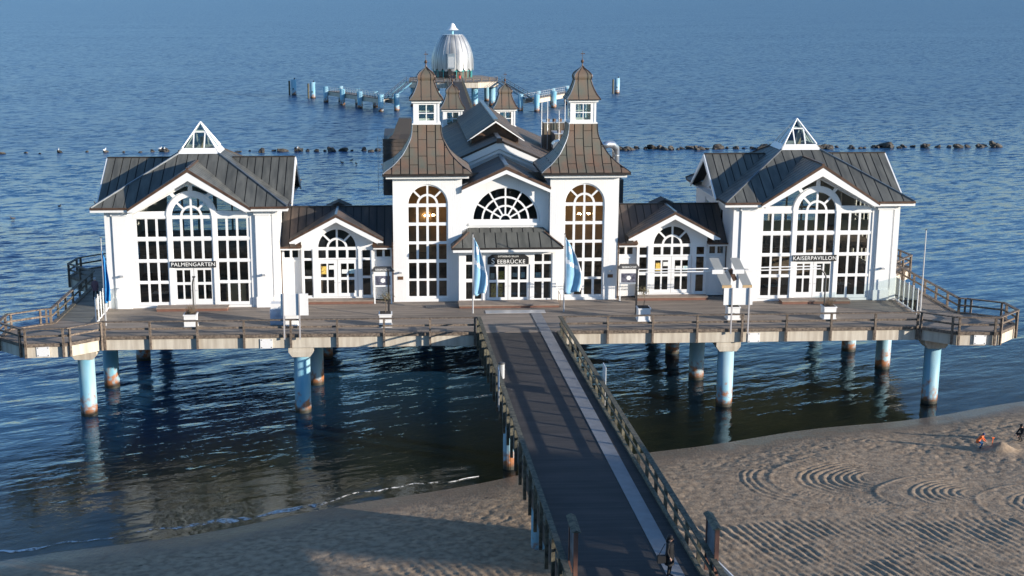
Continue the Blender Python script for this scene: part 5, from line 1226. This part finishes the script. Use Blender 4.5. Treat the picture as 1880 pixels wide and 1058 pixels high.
def bird(loc, rot, sc, m, label, name, group, cat):
    t = thing(name, loc, label, cat, group); t.rotation_euler = (0, 0, rot); LOC[t.name] = (0, 0, 0)
    V = [(0, 0, .16), (0, .18, .17), (0, .34, .19), (0, -.14, .20), (0, -.20, .32), (0, -.24, .40), (0, -.34, .39)]
    skinned('body', [tuple(Vector(v)*sc) for v in V], [(0, 1), (1, 2), (0, 3), (3, 4), (4, 5), (5, 6)], [r*sc for r in (.12, .09, .03, .09, .05, .06, .012)], lambda c: 1 if c.y < -.29*sc else 0, [m, BTRIM], t, 1)
    return t
for x, z, lb in ((-71, 1.0, 'white gull furthest left on the breakwater'), (-62.5, .75, 'second white gull from the left on the breakwater'), (-51.6, 1.25, 'right white gull of the pair on the breakwater left of the left pyramid'), (-52.4, 1.2, 'left white gull of the pair on the breakwater left of the left pyramid'), (-27.1, 1.1, 'white gull on the breakwater right of the left glass pyramid')):
    bird((x, 246.4, z*.42), rnd(0, 6), 1.4, FEATH, lb, 'gull', 'gulls on the breakwater', 'bird')
for i, (u, y) in enumerate(((-61, 166), (-60.2, 168), (-58, 171), (-54.5, 181), (-50, 183), (-30, 214), (-27, 217), (-18, 228), (-15.5, 226), (-16.5, 231), (-11, 224), (-34, 221))):
    bird((u, y, -.03), rnd(0, 6), 1.2, DUCK, 'dark duck on the sea, %s from the left of those %s' % (ORD(i+1 if y < 190 else [-34, -30, -27, -18, -16.5, -15.5, -11].index(u)+1), 'left of the left pavilion' if y < 190 else 'near the breakwater'), 'duck', 'ducks on the sea left' if y < 190 else 'ducks near the breakwater', 'bird')

# ================================================================== DECK FURNITURE
def planter(x, y, label, plant):
    t = thing('planter', (x, y, ZD), label, 'planter', 'white planters along the front rail')
    MB().box(x-.46, x+.46, y-.46, y+.46, ZD+.004, ZD+.10).build('foot', WHITE, t)
    MB().box(x-.42, x+.42, y-.42, y+.42, ZD+.103, ZD+.86).build('tub', WHITE, t)
    MB().box(x-.47, x+.47, y-.47, y+.47, ZD+.863, ZD+.94).build('rim', WHITE, t)
    MB().box(x-.38, x+.38, y-.38, y+.38, ZD+.943, ZD+.98).build('soil', SOIL, t)
    MB().lathe([(.035, 0), (.035, .02), (0, .02)], (x, y-.425, ZD+.5), 8).build('knob', DGREY, t)
    g = MB(); r = random.Random(int(x*10))
    if plant == 'box':
        for k in range(700):
            p = Vector((x+r.uniform(-.42, .42), y+r.uniform(-.36, .36), ZD+1.0+r.uniform(0, .42))); u = Vector((r.gauss(0, 1), r.gauss(0, 1), r.gauss(0, 1))).normalized(); v = u.orthogonal().normalized(); s = r.uniform(.03, .06)
            g.add([p-u*s, p+v*s*.6, p+u*s, p-v*s*.6], [(0, 1, 2, 3)])
        g.build('foliage', LEAF, t)
    else:
        n = 34 if plant == 'twigs' else 12; b0 = Vector((x, y, ZD+.98))
        if plant == 'tree': g.tube([b0, b0+Vector((.06, 0, .5)), b0+Vector((0, .02, 1.05))], [.03, .025, .015], 6)
        for k in range(n):
            a = r.uniform(0, 6.28); l_ = r.uniform(.35, .62); st = b0+Vector((r.uniform(-.25, .25), r.uniform(-.25, .25), 0)) if plant == 'twigs' else b0+Vector((0, 0, r.uniform(.8, 1.05)))
            e_ = st+Vector((math.cos(a)*l_*.55, math.sin(a)*l_*.55, l_*(1 if plant == 'twigs' else .6))); g.tube([st, e_], [.012, .005], 4)
        br_ = g.build('stems', DRY, t); lf = MB()
        for k in range(260 if plant == 'tree' else 160):
            if plant == 'tree': p = b0+Vector((r.gauss(0, .24), r.gauss(0, .24), 1.15+r.gauss(0, .17)))
            else: p = b0+Vector((r.uniform(-.42, .42), r.uniform(-.4, .4), r.uniform(.0, .4)))
            u = Vector((r.gauss(0, 1), r.gauss(0, 1), r.gauss(0, 1))).normalized(); v = u.orthogonal(); s = r.uniform(.02, .045); lf.add([p-u*s, p+v*s*.5, p+u*s, p-v*s*.5], [(0, 1, 2, 3)])
        lf.build('foliage', DRY if plant == 'twigs' else mat('olive_leaf', (.13, .11, .045), .7), t)
    return t
planter(-22.45, 89.9, 'white planter with dry twigs in front of the left pavilion', 'twigs')
planter(-15.45, 89.6, 'white planter with clipped box behind the left white board', 'box')
planter(-8.95, 89.4, 'white planter with a bare little tree in front of the left tower', 'tree')
planter(9.25, 90.2, 'white planter with an olive tree in front of the right tower', 'tree')
planter(15.65, 90.3, 'white planter with clipped box behind the right white board', 'box')
planter(22.45, 90.0, 'white planter with low dry plants in front of the right pavilion', 'twigs')
def lamp_post(x, y, h, label, bent, m):
    t = thing('lamp_post', (x, y, ZD), label, 'lamp post', 'lamp posts on the platform')
    MB().lathe([(.12, .004), (.12, .05), (.05, .08)], (x, y, ZD), 12).build('base', DGREY, t)
    if bent: MB().tube([(x, y, ZD+.05), (x, y, ZD+h*.82), (x-bent*.12, y, ZD+h*.90), (x-bent*.42, y, ZD+h)], .06, 8).build('pole', m, t)
    else: MB().beam((x, y, ZD+.05), (x, y, ZD+h), .13, .13).build('pole', m, t)
    MB().box(x-bent*.42-.10, x-bent*.42+.10, y-.1, y+.1, ZD+h+.003, ZD+h+.09).build('head', DGREY, t)
lamp_post(-22.6, 92.2, 3.0, 'bent grey lamp post in front of the left pavilion doors', -1*.25, DGREY)
lamp_post(-8.75, 92.3, 3.35, 'square black lamp post in front of the left notice case', 0, BLACK)
lamp_post(9.05, 92.0, 3.30, 'square black lamp post in front of the right notice case', 0, BLACK)
lamp_post(22.85, 92.2, 3.15, 'bent grey lamp post in front of the right pavilion doors', 1, DGREY)
rig = thing('slatted_lamp_rig', (15.9, 92.0, 8.5), 'twin slatted panels on long white rods hung between two lamp posts', 'lamp')
for z in (8.93, 8.72): MB().tube([(9.1, 92.0, z), (15.6, 91.95, z+.04)], .045, 8).build('rod', WHITE, rig); MB().tube([(16.1, 91.95, z+.04), (22.4, 92.1, z+.10)], .045, 8).build('rod', WHITE, rig)
MB().beam((15.75, 91.9, 8.9), (16.15, 91.9, 8.1), .22, .3).build('hub', BTRIM, rig)
for ox in (14.75, 16.25):
    for k in range(10):
        a = Vector((ox+k*.068-.55, 91.85, 9.75)); b = a+Vector((.95, -.25, -1.95)); MB().beam(a, b, .03, .06).build('slat', mat('slat_grey', (.36, .37, .37), .5), rig)
    MB().box(ox-.35, ox+.45, 91.62, 91.72, 8.62, 8.92).build('bracket', WHITE, rig)
    MB().box(ox+.38, ox+1.06, 91.50, 91.62, 7.60, 7.80).build('end_strip', BLIND, rig)
def flag(x, y, top, label, w0, z0, z1, m, stripes, flip=1):
    t = thing('flagpole', (x, y, ZD), label, 'flagpole', 'flagpoles on the platform')
    MB().tube([(x, y, ZD), (x, y, top)], [.06, .035], 10).build('pole', GALV, t); MB().lathe([(.07, 0), (.08, .04), (0, .07)], (x, y, top), 10).build('cap', DGREY, t)
    if not w0: return t
    nu, nv = 12, 26; q = []; f = []; mi = []
    for j in range(nv+1):
        v = j/nv; w_ = w0*(.25+.75*min(1, v*1.5)**.8)*(1-.12*max(0, v-.85)/.15); sag = .9*(1-v)
        for i in range(nu+1):
            u = i/nu; fold = math.sin(u*9+v*4)*.11*(.3+u)*(.4+v); q.append((x+flip*(.05+w_*u), y-.05+fold, z0-(z0-z1)*v-u*sag*.55*(1-v)-.12*math.sin(u*6)*v))
    for j in range(nv):
        for i in range(nu):
            f.append((j*(nu+1)+i, j*(nu+1)+i+1, (j+1)*(nu+1)+i+1, (j+1)*(nu+1)+i)); u, v = i/nu, j/nv
            mi.append(1 if stripes and (abs(v-.36-.22*u) < .045 or i == 0 or i >= nu-1 or (u-.45)**2+((v-.17)*2.6)**2 < .035) else 0)
    mb_ = MB(); mb_.v = q; mb_.f = f; mb_.mi = mi; fl = mb_.build('flag', [m, CLOTHW], t, smooth=True)
    sd = fl.modifiers.new('thick', 'SOLIDIFY'); sd.thickness = .012
    return t
flag(-2.68, 92.9, 11.45, 'flagpole with hanging light blue and white flag left of the porch', .98, 11.25, 7.05, CLOTHB, True)
flag(3.95, 93.1, 11.35, 'flagpole with hanging light blue and white flag right of the porch', 1.25, 11.15, 7.05, CLOTHB, True)
flag(-28.45, 90.5, 11.85, 'flagpole with narrow deep blue flag at the left pavilion corner', .42, 11.0, 7.35, CLOTHD, False)
flag(29.45, 90.9, 11.8, 'bare white flagpole at the right pavilion corner', 0, 0, 0, CLOTHB, False)
for s, nm in ((-1, 'left'), (1, 'right')):
    t = thing('glass_windscreen', (s*29.3, 91, ZD), 'white framed glass windscreen beside the %s pavilion' % nm, 'windscreen', 'glass windscreens')
    P = [Vector((s*(29.20+.03*i), 90.9+i*.97, ZD)) for i in range(6)]
    for p in P:
        MB().tube([p, p+Vector((0, 0, 1.85))], .04, 8).build('post', WHITE, t); MB().lathe([(0, -.06), (.06, 0), (0, .06)], tuple(p+Vector((0, 0, 1.9))), 8).build('knob', WHITE, t)
    for a, b in zip(P[:-1], P[1:]):
        d = (b-a).normalized()*.05; MB().prism([a+d+Vector((0, 0, .16)), b-d+Vector((0, 0, .16)), b-d+Vector((0, 0, 1.75)), a+d+Vector((0, 0, 1.75))], (.012, 0, 0)).build('pane', CLEAR, t)
        MB().beam(a+Vector((0, 0, .10)), b+Vector((0, 0, .10)), .05, .08).build('bottom_rail', WHITE, t)
def notice_case(x, label):
    t = thing('notice_case', (x, 96.3, ZD), label, 'notice case', 'notice cases beside the towers'); y = 96.3
    for s in (-1, 1): MB().box(x+s*.62-.05, x+s*.62+.05, y-.05, y+.05, ZD+.004, 8.05).build('leg', WHITE, t)
    MB().box(x-.68, x+.68, y-.09, y+.06, 6.95, 8.10).build('case', WHITE, t)
    MB().box(x-.56, x+.56, y-.10, y-.092, 7.08, 7.78).build('poster', mat('poster_dark', (.05, .05, .075), .4, col2=(.16, .16, .2), vscale=7), t)
    MB().lathe([(0, 0), (.17, .0)], (0, 0, 0), 14)
    g = MB(); g.add([(x+.2*math.cos(a)*(1 if k % 2 else .75), y-.104, 7.43+.2*math.sin(a)*(1 if k % 2 else .75)) for k, a in enumerate(np.linspace(0, 2*math.pi, 17)[:-1])], [tuple(range(16))]); g.build('emblem', SIGNW, t)
    MB().plate([(-.86, 8.12), (.86, 8.12), (.62, 8.46), (-.62, 8.46)], [], FXZ(x, y-.14), 0, .3).build('roof', DGREY, t)
    text_mesh(t, 'SEEBRÜCKE', x, y-.15, 8.19, .2)
notice_case(-9.2, 'white notice case with dark poster left of the left tower'); notice_case(9.2, 'white notice case with dark poster right of the right tower')
def white_board(x0, x1, z0, z1, px, label):
    t = thing('white_board', ((x0+x1)/2, FY-.2, ZD), label, 'board', 'blank white boards on the front rail')
    MB().box(x0, x1, FY-.18, FY-.13, z0, z1).build('panel', WHITE, t)
    for x in px: MB().box(x-.045, x+.045, FY-.28, FY-.183, ZD-.25, z1+.02).build('post', mat('grey_post', (.42, .40, .40), .6), t)
white_board(-15.95, -14.1, 7.05, 8.55, (-15.75, -14.7), 'blank white board on two posts at the rail right of the left pavilion')
white_board(14.15, 16.15, 7.42, 8.60, (14.72, 15.9), 'blank white board on two posts at the rail below the slatted lamps')
cb_ = thing('covered_cabinet', (-16.6, 90.2, ZD), 'white cabinet under blue grey sheeting by the left white board', 'cabinet')
MB().box(-17.0, -15.9, 90.1, 91.0, ZD+.004, ZD+1.1).build('sheeting', BLUEP, cb_); MB().box(-16.95, -15.95, 90.15, 90.95, ZD+1.103, ZD+1.5).build('cabinet', WHITE, cb_)
mt = thing('door_mat', (-4.9, 95.3, ZD), 'ribbed grey mat lying askew by the left tower', 'mat')
q = Matrix.Translation((-4.75, 95.1, 0))@Matrix.Rotation(R(5), 4, 'Z')
MB().prism([q@Vector(p) for p in ((-1.35, -.45, ZD+.006), (1.35, -.45, ZD+.006), (1.35, .45, ZD+.006), (-1.35, .45, ZD+.006))], (0, 0, .03)).build('pad', DGREY, mt)
for k in range(18): a = q@Vector((-1.28+k*.15, -.43, ZD+.042)); b = q@Vector((-1.28+k*.15, .43, ZD+.042)); MB().beam(a, b, .07, .02).build('rib', mat('mat_rib', (.16, .155, .15), .8), mt)
hrp = thing('porch_handrail', (3.86, 95.0, ZD), 'short brown steel handrail at the right of the porch step', 'handrail')
MB().tube([(3.86, 95.6, ZD), (3.86, 95.6, ZD+1.0), (3.86, 94.6, ZD+.9), (3.86, 94.6, ZD)], .025, 6).build('tube', BTRIM, hrp); MB().box(3.8, 3.92, 94.55, 94.65, ZD+.004, ZD+.03).build('foot', BTRIM, hrp)
# ---- walkway furniture
def info_stand(x, y, label, sx):
    t = thing('info_stand', (x, y, ZD), label, 'info board', 'roofed info boards on the walkway')
    for yy in (y-.75, y+.75): MB().box(x-.08, x+.08, yy-.07, yy+.07, ZD, ZD+2.35).build('post', REDW, t)
    MB().box(x-.04, x+.04, y-.67, y+.67, ZD+.55, ZD+2.2).build('panel', mat('info_panel', (.18, .2, .23), .35, col2=(.07, .08, .1), vscale=2.5), t)
    MB().prism([(x-.19, y-.88, ZD+2.353), (x+.19, y-.88, ZD+2.353), (x, y-.88, ZD+2.45)], (0, 1.76, 0)).build('roof', GWOOD, t)
info_stand(wl(49.3)+.42, 47.9, 'roofed wooden info board at the near left end of the walkway', 1); info_stand(wr(48)+.20, 47.9, 'roofed wooden info board at the near right end of the walkway', -1)
def side_sign(x, y, h, w_, label, m):
    t = thing('side_sign', (x, y, ZD), label, 'sign'); MB().box(x-.02, x+.02, y-w_/2, y+w_/2, ZD+h, ZD+h+1.15).build('panel', m, t)
    for q in (-1, 1): MB().box(x-.025, x+.025, y+q*w_*.4-.025, y+q*w_*.4+.025, ZD-.3, ZD+h-.003).build('post', GALV, t)
side_sign(wl(71)-.28, 71.0, .9, .9, 'narrow blue grey sign on the left walkway railing', mat('sign_blue', (.25, .33, .45), .4, var=.3, vscale=3))
side_sign(wr(71.5)+.30, 71.8, .8, 1.1, 'pale blank sign on the right walkway railing', mat('sign_pale', (.62, .66, .68), .4, var=.2, vscale=3))
lb = thing('litter_bin', (wl(76)+.38, 76, ZD), 'slim grey litter bin at the left walkway railing', 'litter bin')
MB().lathe([(.17, .02), (.19, .06), (.19, .92), (.16, .92)], (wl(76)+.38, 76, ZD), 16).build('drum', GALV, lb); MB().lathe([(.21, .923), (.2, 1.0), (0, 1.06)], (wl(76)+.38, 76, ZD), 16).build('lid', DGREY, lb)
gb = thing('white_barrier', (wr(47.3)+.5, 47.3, ZD), 'end of a white barrier at the bottom right of the walkway', 'barrier')
for h in (.95, .6): MB().beam((wr(47.6)+.2, 47.6, ZD+h), (wr(45)+.6, 45.0, ZD+h), .06, .12).build('bar', WHITE, gb)
for y in (47.5, 45.2): MB().box(wr(y)+.2, wr(y)+.3, y-.05, y+.05, ZD-.4, ZD+.9).build('post', WHITE, gb)
